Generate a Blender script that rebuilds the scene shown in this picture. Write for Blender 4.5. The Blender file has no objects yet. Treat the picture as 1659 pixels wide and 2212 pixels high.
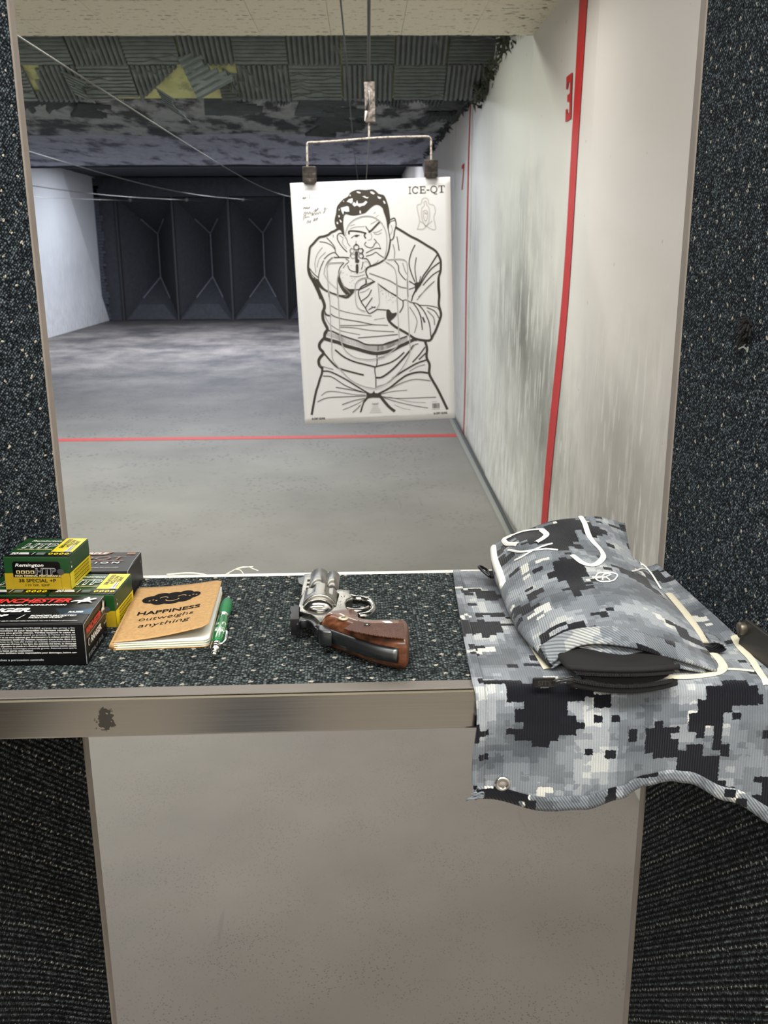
import bpy, bmesh, math, random
import numpy as np
from mathutils import Vector, Matrix, noise
from mathutils.geometry import tessellate_polygon
from mathutils.bvhtree import BVHTree

random.seed(7)
scn = bpy.context.scene
COL = scn.collection
PI = math.pi
rad = math.radians

# ---------------------------------------------------------------- camera
cam_d = bpy.data.cameras.new('camera'); cam = bpy.data.objects.new('camera', cam_d); COL.objects.link(cam)
cam_d.sensor_fit = 'VERTICAL'; cam_d.sensor_height = 36.0; cam_d.lens = 2040.0 / 2212.0 * 36.0
cam_d.clip_start = 0.02; cam_d.clip_end = 100
TH, PSI, ROLL = rad(15.75), rad(1.15), rad(0.35)
fw = Vector((math.sin(PSI) * math.cos(TH), math.cos(PSI) * math.cos(TH), -math.sin(TH)))
rt = Vector((math.cos(PSI), -math.sin(PSI), 0)); up = rt.cross(fw)
rt, up = rt * math.cos(ROLL) - up * math.sin(ROLL), up * math.cos(ROLL) + rt * math.sin(ROLL)
m = Matrix((rt, up, -fw)).transposed().to_4x4(); m.translation = Vector((0, 0, 1.4))
cam.matrix_world = m
cam_d.dof.use_dof = True; cam_d.dof.focus_distance = 1.0; cam_d.dof.aperture_fstop = 18
scn.camera = cam

# ---------------------------------------------------------------- world, exposure, lamps
w = bpy.data.worlds.new('world'); scn.world = w; w.use_nodes = True
w.node_tree.nodes['Background'].inputs[0].default_value = (0.80, 0.82, 0.86, 1)
w.node_tree.nodes['Background'].inputs[1].default_value = 0.10
scn.view_settings.view_transform = 'Standard'; scn.view_settings.look = 'None'
scn.view_settings.exposure = 0.0; scn.view_settings.gamma = 1.0; scn.view_settings.use_curve_mapping = False

def area(name, loc, size, power, col, rot=(0, 0, 0), spread=180):
    d = bpy.data.lights.new(name, 'AREA'); d.shape = 'RECTANGLE'; d.size, d.size_y = size
    d.energy = power; d.color = col; d.spread = rad(spread)
    o = bpy.data.objects.new(name, d); COL.objects.link(o); o.location = loc; o.rotation_euler = rot
    return o
area('booth_lamp', (0.05, 0.02, 2.26), (1.5, 0.35), 46, (1.0, 0.98, 0.95))
area('added_rear_fill', (-0.6, -1.3, 2.26), (2.4, 0.3), 60, (1.0, 0.97, 0.92))  # added fill: brightens the back wall that the steel bench edge reflects
area('firing_line_lamp', (-0.1, 1.75, 2.22), (1.5, 0.2), 8, (1.0, 0.95, 0.92))
area('range_lamp_near', (-1.6, 3.3, 2.22), (4.0, 0.16), 50, (1.0, 0.98, 0.92))
area('range_lamp_green', (-2.2, 4.95, 2.52), (4.4, 0.2), 82, (0.92, 1.0, 0.86))
area('range_lamp_mid', (-2.2, 6.62, 2.33), (4.6, 0.16), 95, (0.80, 0.90, 1.0))
area('range_lamp_far', (-2.2, 13.2, 2.62), (4.2, 0.4), 250, (0.84, 0.89, 1.0))
area('range_lamp_trap', (-2.2, 16.2, 2.66), (3.8, 0.3), 170, (0.86, 0.90, 1.0))

# ---------------------------------------------------------------- material helpers
def srgb(h):
    if isinstance(h, str):
        h = [int(h[i:i + 2], 16) / 255 for i in (0, 2, 4)]
    return tuple(((c / 12.92) if c <= 0.04045 else ((c + 0.055) / 1.055) ** 2.4) for c in h) + (1.0,)

class NT:
    def __init__(s, name):
        s.m = bpy.data.materials.new(name); s.m.use_nodes = True
        s.t = s.m.node_tree; s.b = s.t.nodes['Principled BSDF']
    def n(s, typ, **k):
        x = s.t.nodes.new(typ)
        for a, v in k.items():
            if a.startswith('_'): x.inputs[a[1:].replace('_', ' ')].default_value = v
            else: setattr(x, a, v)
        return x
    def l(s, a, b): s.t.links.new(a, b)
    def obj(s): return s.n('ShaderNodeTexCoord').outputs['Object']
    def uv(s): return s.n('ShaderNodeTexCoord').outputs['UV']
    def mapping(s, v, sc=(1, 1, 1), rot=(0, 0, 0), loc=(0, 0, 0)):
        x = s.n('ShaderNodeMapping'); x.inputs['Scale'].default_value = sc; x.inputs['Rotation'].default_value = rot
        x.inputs['Location'].default_value = loc; s.l(v, x.inputs['Vector']); return x.outputs[0]
    def noise(s, v, sc, det=4, rough=0.55, out='Fac'):
        x = s.n('ShaderNodeTexNoise'); x.inputs['Scale'].default_value = sc; x.inputs['Detail'].default_value = det
        x.inputs['Roughness'].default_value = rough; s.l(v, x.inputs['Vector']); return x.outputs[out]
    def voro(s, v, sc, rnd=1, feat='F1'):
        x = s.n('ShaderNodeTexVoronoi', feature=feat); x.inputs['Scale'].default_value = sc
        x.inputs['Randomness'].default_value = rnd; s.l(v, x.inputs['Vector']); return x
    def math(s, op, a, b=0.0, c=0.0):
        x = s.n('ShaderNodeMath', operation=op)
        for i, q in enumerate((a, b, c)):
            if isinstance(q, (int, float)): x.inputs[i].default_value = q
            else: s.l(q, x.inputs[i])
        return x.outputs[0]
    def ramp(s, f, stops, mode='LINEAR'):
        x = s.n('ShaderNodeValToRGB'); cr = x.color_ramp; cr.interpolation = mode
        while len(cr.elements) < len(stops): cr.elements.new(0.5)
        for e, (p, c) in zip(cr.elements, stops):
            e.position = p; e.color = c if len(c) == 4 else tuple(c) + (1,)
        s.l(f, x.inputs[0]); return x.outputs[0]
    def mix(s, f, a, b, mode='MIX'):
        x = s.n('ShaderNodeMix', data_type='RGBA', blend_type=mode)
        for i, q in ((0, f), (6, a), (7, b)):
            if isinstance(q, (int, float, tuple)): x.inputs[i].default_value = q
            else: s.l(q, x.inputs[i])
        return x.outputs[2]
    def bump(s, h, strength=0.3, dist=0.001, prev=None):
        x = s.n('ShaderNodeBump'); x.inputs['Strength'].default_value = strength; x.inputs['Distance'].default_value = dist
        s.l(h, x.inputs['Height'])
        if prev is not None: s.l(prev, x.inputs['Normal'])
        s.l(x.outputs[0], s.b.inputs['Normal']); return x.outputs[0]
    def set(s, col=None, rough=None, metal=None, **k):
        for nme, v in (('Base Color', col), ('Roughness', rough), ('Metallic', metal)):
            if v is None: continue
            if isinstance(v, (int, float, tuple)): s.b.inputs[nme].default_value = v
            else: s.l(v, s.b.inputs[nme])
        for a, v in k.items(): s.b.inputs[a.replace('_', ' ')].default_value = v
        return s.m

def plain(name, col, rough=0.6, metal=0.0, var=0.12, scale=60, bump=0.0, **k):
    t = NT(name); c = srgb(col) if not isinstance(col, tuple) else col
    o = t.obj(); f = t.noise(o, scale, 3)
    d = tuple(x * (1 - var) for x in c[:3]) + (1,); u = tuple(min(1, x * (1 + var)) for x in c[:3]) + (1,)
    t.set(t.mix(f, d, u), rough, metal, **k)
    if bump: t.bump(f, bump, 0.001)
    return t.m

def carpet_mat(name, loop, row, fleck, rot=0.0, furrow=0.0, fd=0.0052, base=('10161a', '2c3438', '48535a'), fleckcol='cfc8b8'):
    """looped carpet; uv in metres. loop, row = loop pitch, row pitch; fleck = (pitch along, pitch across, size)"""
    t = NT(name); v = t.mapping(t.uv(), rot=(0, 0, rot))
    nz = t.noise(v, 180, 2, out='Color')
    vv = t.n('ShaderNodeVectorMath', operation='MULTIPLY_ADD'); t.l(nz, vv.inputs[0])
    vv.inputs[1].default_value = (0.0016, 0.0016, 0); t.l(v, vv.inputs[2]); vw = vv.outputs[0]
    lp = t.mapping(vw, sc=(1 / loop, 1 / row, 1))
    vo = t.voro(lp, 1, 0.62); 
    h = t.math('SUBTRACT', 1.0, vo.outputs['Distance'])
    sep = t.n('ShaderNodeSeparateColor'); t.l(vo.outputs['Color'], sep.inputs[0])
    fine = t.noise(v, 2600, 2)
    tone = t.math('ADD', t.math('MULTIPLY', sep.outputs[0], 0.55), t.math('MULTIPLY', fine, 0.6))
    c = t.ramp(tone, [(0.15, srgb(base[0])), (0.5, srgb(base[1])), (0.85, srgb(base[2]))])
    edge = t.ramp(vo.outputs['Distance'], [(0.24, (1, 1, 1, 1)), (0.66, (0.09, 0.09, 0.09, 1))])
    c = t.mix(1.0, c, edge, 'MULTIPLY')
    if furrow:
        sx = t.n('ShaderNodeSeparateXYZ'); t.l(vw, sx.inputs[0])
        fr = t.math('SINE', t.math('MULTIPLY', sx.outputs['Y'], 2 * PI / furrow))
        fr = t.math('MULTIPLY_ADD', fr, 0.5, 0.5)
        c = t.mix(1.0, c, t.ramp(fr, [(0.15, (0.10, 0.10, 0.10, 1)), (0.65, (1, 1, 1, 1))]), 'MULTIPLY')
        h = t.math('ADD', h, t.math('MULTIPLY', fr, 1.3))
    fl = t.mapping(v, sc=(1 / fleck[0], 1 / fleck[1], 1))
    n2 = t.n('ShaderNodeVectorMath', operation='MULTIPLY_ADD'); t.l(t.noise(v, 330, 2, out='Color'), n2.inputs[0])
    n2.inputs[1].default_value = (fd / fleck[0], fd / fleck[1], 0); t.l(fl, n2.inputs[2])
    vf = t.voro(n2.outputs[0], 1, fleck[3])
    # distance in metres: undo the anisotropic scale
    sub = t.n('ShaderNodeVectorMath', operation='SUBTRACT'); t.l(n2.outputs[0], sub.inputs[0]); t.l(vf.outputs['Position'], sub.inputs[1])
    mul = t.n('ShaderNodeVectorMath', operation='MULTIPLY'); t.l(sub.outputs[0], mul.inputs[0]); mul.inputs[1].default_value = (fleck[0], fleck[1], 0)
    ln = t.n('ShaderNodeVectorMath', operation='LENGTH'); t.l(mul.outputs[0], ln.inputs[0])
    mask = t.math('LESS_THAN', ln.outputs['Value'], fleck[2])
    c = t.mix(mask, c, t.mix(fine, srgb('8c8474'), srgb(fleckcol)))
    t.set(c, 0.95, 0.0)
    t.b.inputs['Specular IOR Level'].default_value = 0.15
    t.bump(h, 1.0, 0.0035)
    return t.m

def wall_mat(name, base, stain, seed, patches=()):
    t = NT(name); o = t.mapping(t.obj(), loc=(seed, seed * 2, seed)); sx = t.n('ShaderNodeSeparateXYZ'); t.l(t.obj(), sx.inputs[0])
    st = t.noise(t.mapping(o, sc=(1, 5, 1.1)), 3.2, 6, 0.68)
    c = srgb(base)
    # soot patches: (y, z, ry, rz, strength)
    for (py, pz, ry, rz, a) in patches:
        dy = t.math('DIVIDE', t.math('SUBTRACT', sx.outputs['Y'], py), ry); dz = t.math('DIVIDE', t.math('SUBTRACT', sx.outputs['Z'], pz), rz)
        dd = t.math('SQRT', t.math('ADD', t.math('MULTIPLY', dy, dy), t.math('MULTIPLY', dz, dz)))
        dd = t.math('ADD', dd, t.math('MULTIPLY', t.math('SUBTRACT', t.noise(o, 1.9, 4, .6), .5), 1.3))
        m = t.ramp(dd, [(0.0, (1, 1, 1, 1)), (0.95, (0, 0, 0, 1))]); st2 = t.ramp(st, [(0.36, (.35, .35, .35, 1)), (0.50, (1, 1, 1, 1))])
        sc = t.noise(t.mapping(o, sc=(1, 7, .9)), 4.4, 3, .5); scr = t.ramp(sc, [(0.60, (1, 1, 1, 1)), (0.64, (.12, .12, .12, 1))])
        c = t.mix(t.math('MULTIPLY', t.math('MULTIPLY', t.math('MULTIPLY', m, st2), scr), a), c, srgb('5b5a50'))
    low = t.noise(t.mapping(o, sc=(1, 5, 1.2)), 5, 6, 0.7); g = t.ramp(sx.outputs['Z'], [(0.25, (1, 1, 1, 1)), (1.0, (0, 0, 0, 1))])
    c = t.mix(t.math('MULTIPLY', t.math('MULTIPLY', t.ramp(low, [(0.42, (0, 0, 0, 1)), (0.62, (1, 1, 1, 1))]), g), stain), c, srgb('8d887c'))
    sp = t.voro(o, 7, 1); pk = t.ramp(sp.outputs['Distance'], [(0.03, (1, 1, 1, 1)), (0.05, (0, 0, 0, 1))])
    c = t.mix(t.math('MULTIPLY', pk, 0.4), c, srgb('7b776c'))
    t.set(c, 0.55)
    t.bump(t.noise(o, 2.2, 3, 0.5), 0.25, 0.05, t.bump(t.noise(o, 120, 3), 0.12, 0.002))
    return t.m

# ---------------------------------------------------------------- object helpers
def tag(o, label=None, cat=None, group=None, kind=None):
    if label: o['label'] = label
    if cat: o['category'] = cat
    if group: o['group'] = group
    if kind: o['kind'] = kind
    return o
def thing(name, label, cat, loc=(0, 0, 0), rz=0.0, group=None):
    o = bpy.data.objects.new(name, None); COL.objects.link(o); o.location = loc; o.rotation_euler = (0, 0, rz)
    o.empty_display_size = 0.05
    return tag(o, label, cat, group)
def link(name, me, mats=None, parent=None, smooth=False, label=None, kind=None):
    o = bpy.data.objects.new(name, me); COL.objects.link(o)
    if mats is not None and not me.materials:
        for mm in (mats if isinstance(mats, (list, tuple)) else [mats]): me.materials.append(mm)
    if parent is not None: o.parent = parent
    if smooth: me.shade_smooth()
    return tag(o, label, kind=kind)
def mesh(name, v, f, mats=None, parent=None, smooth=False, mi=None, uv=None, label=None, kind=None):
    me = bpy.data.meshes.new(name); me.from_pydata([tuple(p) for p in v], [], f)
    if uv is not None:
        L = me.uv_layers.new(name='UVMap')
        for lp in me.loops: L.data[lp.index].uv = uv[lp.vertex_index]
    o = link(name, me, mats, parent, smooth, label, kind)
    if mi is not None: me.polygons.foreach_set('material_index', mi)
    me.update(); return o
def box_vf(x0, x1, y0, y1, z0, z1):
    v = [(x, y, z) for z in (z0, z1) for y in (y0, y1) for x in (x0, x1)]
    f = [(0, 2, 3, 1), (4, 5, 7, 6), (0, 1, 5, 4), (2, 6, 7, 3), (0, 4, 6, 2), (1, 3, 7, 5)]
    return v, f
def bevel_me(o, wd, seg=2, angle=30):
    b = o.modifiers.new('bevel', 'BEVEL'); b.width = wd; b.segments = seg; b.limit_method = 'ANGLE'; b.angle_limit = rad(angle)
    return o
def box(name, x0, x1, y0, y1, z0, z1, mat, parent=None, bev=0.0, **k):
    v, f = box_vf(x0, x1, y0, y1, z0, z1); o = mesh(name, v, f, mat, parent, **k)
    if bev: bevel_me(o, bev)
    return o
def crv(pts, n=6, closed=False):
    """Catmull-Rom resample of 2D/3D points"""
    P = [Vector(p) for p in pts]
    if len(P) < 3: return P
    out = []; N = len(P); rng = N if closed else N - 1
    for i in range(rng):
        p0 = P[(i - 1) % N] if closed or i > 0 else P[0] * 2 - P[1]
        p1, p2 = P[i], P[(i + 1) % N]
        p3 = P[(i + 2) % N] if closed or i + 2 < N else P[-1] * 2 - P[-2]
        for k in range(n):
            t = k / n
            out.append(0.5 * ((2 * p1) + (p2 - p0) * t + (2 * p0 - 5 * p1 + 4 * p2 - p3) * t * t + (3 * p1 - p0 - 3 * p2 + p3) * t ** 3))
    if not closed: out.append(P[-1])
    return out
def tube_vf(pts, r, seg=10, smooth=True, n=6, flat=1.0):
    P = crv(pts, n) if smooth else [Vector(p) for p in pts]
    P = [p.to_3d() for p in P]; v = []; f = []; N = len(P); ref = None
    for i, p in enumerate(P):
        d = (P[min(i + 1, N - 1)] - P[max(i - 1, 0)]).normalized()
        if ref is None:
            ref = Vector((0, 0, 1)) if abs(d.z) < 0.9 else Vector((1, 0, 0))
        a = d.cross(ref).normalized(); bb = a.cross(d).normalized(); ref = bb
        rr = r(i / (N - 1)) if callable(r) else r
        for k in range(seg):
            q = 2 * PI * k / seg; v.append(p + a * math.cos(q) * rr + bb * math.sin(q) * rr * flat)
    for i in range(N - 1):
        for k in range(seg):
            k2 = (k + 1) % seg; f.append((i * seg + k, i * seg + k2, (i + 1) * seg + k2, (i + 1) * seg + k))
    f.append(tuple(range(seg))[::-1]); f.append(tuple((N - 1) * seg + k for k in range(seg)))
    return v, f
def tube(name, pts, r, mat, parent=None, seg=10, smooth=True, n=6, flat=1.0, **k):
    v, f = tube_vf(pts, r, seg, smooth, n, flat); return mesh(name, v, f, mat, parent, smooth=True, **k)
def lathe(name, prof, mat, parent=None, seg=24, axis='Z', loc=(0, 0, 0), smooth=True, **k):
    v = []; f = []; n = len(prof)
    for i, (r, h) in enumerate(prof):
        for q in range(seg):
            a = 2 * PI * q / seg; x, y = r * math.cos(a), r * math.sin(a)
            p = (x, y, h) if axis == 'Z' else ((x, h, y) if axis == 'Y' else (h, x, y))
            v.append((p[0] + loc[0], p[1] + loc[1], p[2] + loc[2]))
    for i in range(n - 1):
        for q in range(seg):
            q2 = (q + 1) % seg; f.append((i * seg + q, i * seg + q2, (i + 1) * seg + q2, (i + 1) * seg + q))
    f.append(tuple(range(seg))); f.append(tuple((n - 1) * seg + q for q in range(seg)))
    o = mesh(name, v, f, mat, parent, **k)
    bm = bmesh.new(); bm.from_mesh(o.data); bmesh.ops.remove_doubles(bm, verts=bm.verts, dist=1e-6)
    bmesh.ops.recalc_face_normals(bm, faces=bm.faces); bm.to_mesh(o.data); bm.free()
    if smooth: o.data.shade_smooth(); 
    return o
def join_vf(parts):
    V = []; Fc = []
    for v, f in parts:
        b = len(V); V += list(v); Fc += [tuple(i + b for i in q) for q in f]
    return V, Fc
def plate(name, loops, z0, z1, mat, parent=None, bev=0.0, curve=0, **k):
    """2D outline (with holes) filled, extruded z0..z1, rounded edges"""
    cu = bpy.data.curves.new('tmp', 'CURVE'); cu.dimensions = '2D'; cu.fill_mode = 'BOTH'
    cu.extrude = max(1e-5, (z1 - z0) / 2 - bev); cu.bevel_depth = bev; cu.bevel_resolution = 2; cu.offset = -bev
    for L in loops:
        if curve: L = [tuple(p) for p in crv(L, curve, True)]
        s = cu.splines.new('POLY'); s.points.add(len(L) - 1); s.use_cyclic_u = True
        for i, p in enumerate(L): s.points[i].co = (p[0], p[1], 0, 1)
    to = bpy.data.objects.new('tmp', cu); me = bpy.data.meshes.new_from_object(to); bpy.data.objects.remove(to); bpy.data.curves.remove(cu)
    me.transform(Matrix.Translation((0, 0, (z0 + z1) / 2)))
    bm = bmesh.new(); bm.from_mesh(me); bmesh.ops.remove_doubles(bm, verts=bm.verts, dist=1e-6); bmesh.ops.recalc_face_normals(bm, faces=bm.faces)
    bm.to_mesh(me); bm.free(); me.name = name
    me.materials.clear(); me.shade_smooth()
    o = link(name, me, mat, parent, **k)
    me.set_sharp_from_angle(angle=rad(32))
    return o

def puff(name, outline, z0, z1, r, mat, parent=None, rings=6, res=5):
    """closed outline extruded z0..z1 with a large rounded edge (rings inset along vertex normals)"""
    P = [Vector((p[0], p[1])) for p in crv(outline, 8, True)]
    Lc = [0.0]
    for i in range(len(P)): Lc.append(Lc[-1] + (P[(i + 1) % len(P)] - P[i]).length)
    N = int(Lc[-1] / .0012); Q = []; j = 0
    for i in range(N):
        d = Lc[-1] * i / N
        while Lc[j + 1] < d: j += 1
        Q.append(P[j].lerp(P[(j + 1) % len(P)], (d - Lc[j]) / max(1e-9, Lc[j + 1] - Lc[j])))
    P = Q
    for _ in range(3): P = [(P[i - 1] + P[i] * 2 + P[(i + 1) % N]) / 4 for i in range(N)]
    if sum(P[i].x * P[(i + 1) % N].y - P[(i + 1) % N].x * P[i].y for i in range(N)) < 0: P = P[::-1]
    nr = []
    for i in range(N):
        d = (P[(i + 3) % N] - P[(i - 3) % N]).normalized(); nr.append(Vector((-d.y, d.x)))
    for _ in range(8): nr = [(nr[i - 1] + nr[i] * 2 + nr[(i + 1) % N]).normalized() for i in range(N)]
    prof = [(r * (1 - math.sin(a)), z0 + r * (1 - math.cos(a))) for a in np.linspace(0, PI / 2, rings)] + [(r * (1 - math.cos(a)), z1 - r + r * math.sin(a)) for a in np.linspace(0, PI / 2, rings)]
    v = []; f = []
    for ins, z in prof:
        for p, q in zip(P, nr): v.append((p.x + q.x * ins, p.y + q.y * ins, z))
    K = len(prof)
    for k in range(K - 1):
        for i in range(N): j = (i + 1) % N; f.append((k * N + i, k * N + j, (k + 1) * N + j, (k + 1) * N + i))
    for k in (0, K - 1):
        tr = tessellate_polygon([[Vector(v[k * N + i]) for i in range(N)]])
        for a, b, c in tr: f.append((k * N + a, k * N + b, k * N + c))
    o = mesh(name, v, f, mat, parent, smooth=True)
    bm = bmesh.new(); bm.from_mesh(o.data); bmesh.ops.recalc_face_normals(bm, faces=bm.faces); bm.to_mesh(o.data); bm.free()
    o.data.set_sharp_from_angle(angle=rad(50)); return o

# ---------------------------------------------------------------- flat print
_glyph = {}
def glyphs(s, bold=0.0, shear=0.0):
    key = (s, round(bold, 4), round(shear, 3))
    if key not in _glyph:
        cu = bpy.data.curves.new('txt', 'FONT'); cu.body = s; cu.size = 1.0; cu.offset = bold; cu.shear = shear; cu.resolution_u = 3
        to = bpy.data.objects.new('txt', cu); me = bpy.data.meshes.new_from_object(to)
        v = [(p.co.x, p.co.y) for p in me.vertices]; f = [tuple(q.vertices) for q in me.polygons]
        bpy.data.objects.remove(to); bpy.data.meshes.remove(me); bpy.data.curves.remove(cu)
        _glyph[key] = (v, f)
    return _glyph[key]

class Ink:
    def __init__(s): s.v = []; s.f = []; s.mi = []; s.mats = []
    def _m(s, mat):
        if mat not in s.mats: s.mats.append(mat)
        return s.mats.index(mat)
    def raw(s, vs, fs, mat, layer):
        b = len(s.v); s.v += [(x, y, layer) for x, y in vs]; k = s._m(mat)
        for q in fs: s.f.append(tuple(i + b for i in q)); s.mi.append(k)
    def poly(s, pts, mat, layer=1, smooth=0):
        if smooth: pts = [tuple(p) for p in crv(pts, smooth, True)]
        tr = tessellate_polygon([[Vector((p[0], p[1], 0)) for p in pts]])
        fs = []
        for a, b, c in tr:
            A, B, C = pts[a], pts[b], pts[c]
            cr_ = (B[0] - A[0]) * (C[1] - A[1]) - (B[1] - A[1]) * (C[0] - A[0])
            fs.append((a, b, c) if cr_ > 0 else (a, c, b))
        s.raw([(p[0], p[1]) for p in pts], fs, mat, layer)
    def rect(s, x0, y0, x1, y1, mat, layer=1): s.raw([(x0, y0), (x1, y0), (x1, y1), (x0, y1)], [(0, 1, 2, 3)], mat, layer)
    def disc(s, x, y, rx, ry, mat, layer=1, n=20, a0=0):
        s.raw([(x, y)] + [(x + rx * math.cos(a0 + 2 * PI * i / n), y + ry * math.sin(a0 + 2 * PI * i / n)) for i in range(n)],
              [(0, 1 + i, 1 + (i + 1) % n) for i in range(n)], mat, layer)
    def line(s, pts, wd, mat, layer=1, n=5, taper=0.0, closed=False, cap=True):
        P = crv([Vector((p[0], p[1])) for p in pts], n, closed)
        N = len(P); vs = []; fs = []
        for i, p in enumerate(P):
            a = P[(i - 1) % N] if (closed or i) else P[0]; b = P[(i + 1) % N] if (closed or i < N - 1) else P[-1]
            d = b - a
            if d.length < 1e-9: d = Vector((1, 0))
            d.normalize(); nn = Vector((-d.y, d.x)); t = i / (N - 1)
            hw = wd / 2 * (1 - taper + taper * math.sin(PI * min(1, max(0, t))) ** 0.6)
            q = -d * hw * 0.6 if (i == 0 and cap and not closed) else (d * hw * 0.6 if (i == N - 1 and cap and not closed) else Vector((0, 0)))
            vs += [tuple(p + nn * hw + q), tuple(p - nn * hw + q)]
        for i in range(N if closed else N - 1):
            j = (i + 1) % N; fs.append((2 * i, 2 * i + 1, 2 * j + 1, 2 * j))
        s.raw(vs, fs, mat, layer)
    def text(s, str_, x, y, h, mat, layer=1, bold=0.0, shear=0.0, w=None, rot=0.0, align='L'):
        v, f = glyphs(str_, bold, shear)
        if not v: return
        x0 = min(p[0] for p in v); x1 = max(p[0] for p in v); sc = h / 0.73
        sx = sc if w is None else w / (x1 - x0)
        off = {'L': 0, 'C': -(x1 - x0) / 2, 'R': -(x1 - x0)}[align]
        c, sn = math.cos(rot), math.sin(rot); out = []
        for px, py in v:
            a, b = (px - x0 + off) * sx, py * sc
            out.append((x + a * c - b * sn, y + a * sn + b * c))
        s.raw(out, f, mat, layer)
    def build(s, name, parent, fmap, **k):
        return mesh(name, [fmap(*p) for p in s.v], s.f, s.mats, parent, mi=s.mi, **k)

# ================================================================ materials
M = {}
M['carpet'] = carpet_mat('shelf_carpet', 0.0026, 0.0021, (0.027, 0.0235, 0.0019, 0.6), base=('151b1d', '3e494b', '86928f'))
M['carpet_wall'] = carpet_mat('partition_carpet', 0.0026, 0.0024, (0.021, 0.024, 0.0015, 0.8), rot=-rad(42), base=('12181a', '37424a', '7b888e'))
M['carpet_low'] = carpet_mat('lower_partition_carpet', 0.0026, 0.0030, (0.0105, 0.0330, 0.0013, 0.10), rot=-rad(43), furrow=0.0055, fd=.0018, base=('1a2123', '4b5658', '8f9899'))
M['ply'] = plain('weathered_board', '8f867c', 0.7, 0, 0.18, 30)
M['alu'] = plain('aluminium_trim', 'b4b2ac', 0.32, 0.9, 0.1, 25)
M['black'] = plain('black_plastic', '0c0c0d', 0.45)
M['blackfab'] = plain('black_webbing', '060607', 0.85, 0, 0.3, 900, 0.3)
M['steel_dark'] = plain('dark_steel', '4a4743', 0.45, 0.7, 0.25, 30)
M['red'] = plain('red_paint', 'bd2320', 0.55, 0, 0.15, 20)
M['redtape'] = plain('red_floor_line', 'c04038', 0.6, 0, 0.25, 30)
M['cable'] = plain('steel_cable', '73736e', 0.6, 0.3)
M['cable_dark'] = plain('dark_cable', '3c3e3e', 0.6, 0.2)
M['wall'] = wall_mat('painted_wall', 'd8d3cd', 0.55, 3.1, ((4.75, 1.05, 1.15, .75, .85), (3.95, .62, .85, .55, .75), (2.75, .55, .85, .85, .6), (6.6, 1.3, .6, .7, .45), (9.0, 1.2, 2.0, .6, .35)))
M['wall_left'] = wall_mat('painted_wall_left', 'c9ccd0', 0.45, 9.7, ((17, 1.0, 2.5, .8, .25),))

def floor_mat():
    t = NT('concrete_floor'); o = t.obj(); sx = t.n('ShaderNodeSeparateXYZ'); t.l(o, sx.inputs[0]); Y = sx.outputs['Y']
    n1 = t.noise(o, 1.1, 5, 0.6); base = t.ramp(n1, [(0.3, srgb('78736e')), (0.7, srgb('8d8781'))])
    # long lead-dust streaks across the lanes, only far downrange
    far = t.ramp(t.math('DIVIDE', Y, 20.0), [(0.36, (0, 0, 0, 1)), (0.52, (1, 1, 1, 1))])
    st = t.noise(t.mapping(o, sc=(0.75, 0.62, 1)), 1.3, 9, 0.74)
    stf = t.ramp(st, [(0.38, (0, 0, 0, 1)), (0.60, (1, 1, 1, 1))])
    c = t.mix(t.math('MULTIPLY', t.math('MULTIPLY', far, stf), 0.9), base, srgb('2d2d33'))
    end = t.ramp(t.math('DIVIDE', Y, 20.0), [(0.72, (0, 0, 0, 1)), (0.94, (1, 1, 1, 1))])
    c = t.mix(t.math('MULTIPLY', end, 0.75), c, srgb('2b2c2f'))
    # spalls and lead specks, denser from 5 m on
    mid = t.ramp(t.math('DIVIDE', Y, 20.0), [(0.16, (0.0, 0, 0, 1)), (0.40, (1, 1, 1, 1))])
    vo = t.voro(o, 26, 1); cl = t.noise(o, 2.4, 3)
    sp = t.math('MULTIPLY', t.ramp(vo.outputs['Distance'], [(0.20, (1, 1, 1, 1)), (0.32, (0, 0, 0, 1))]), t.ramp(cl, [(0.42, (0, 0, 0, 1)), (0.58, (1, 1, 1, 1))]))
    c = t.mix(t.math('MULTIPLY', t.math('MULTIPLY', sp, mid), 0.8), c, srgb('3a3c3e'))
    # fine pits near the booth
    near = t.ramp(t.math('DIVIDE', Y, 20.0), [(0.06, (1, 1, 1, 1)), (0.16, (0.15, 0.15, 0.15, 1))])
    v2 = t.voro(o, 150, 1); p2 = t.math('MULTIPLY', t.ramp(v2.outputs['Distance'], [(0.16, (1, 1, 1, 1)), (0.30, (0, 0, 0, 1))]), t.ramp(t.noise(o, 6, 4), [(0.38, (0, 0, 0, 1)), (0.60, (1, 1, 1, 1))]))
    c = t.mix(t.math('MULTIPLY', t.math('MULTIPLY', p2, near), 0.8), c, srgb('3e3a35'))
    c = t.mix(t.math('MULTIPLY', near, t.math('MULTIPLY_ADD', t.noise(o, 2.5, 5), .5, .12)), c, srgb('5c544c'))  # mottled brown darkening toward the booth stands in for weaker light there
    sc = t.noise(t.mapping(o, sc=(9, 0.8, 1), rot=(0, 0, rad(-38))), 3, 2); 
    c = t.mix(t.math('MULTIPLY', t.ramp(sc, [(0.70, (0, 0, 0, 1)), (0.74, (1, 1, 1, 1))]), 0.25), c, srgb('5c5952'))
    t.set(c, 0.62); t.b.inputs['Specular IOR Level'].default_value = 0.3
    t.bump(t.noise(o, 90, 4), 0.15, 0.002)
    return t.m
M['floor'] = floor_mat()

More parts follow.
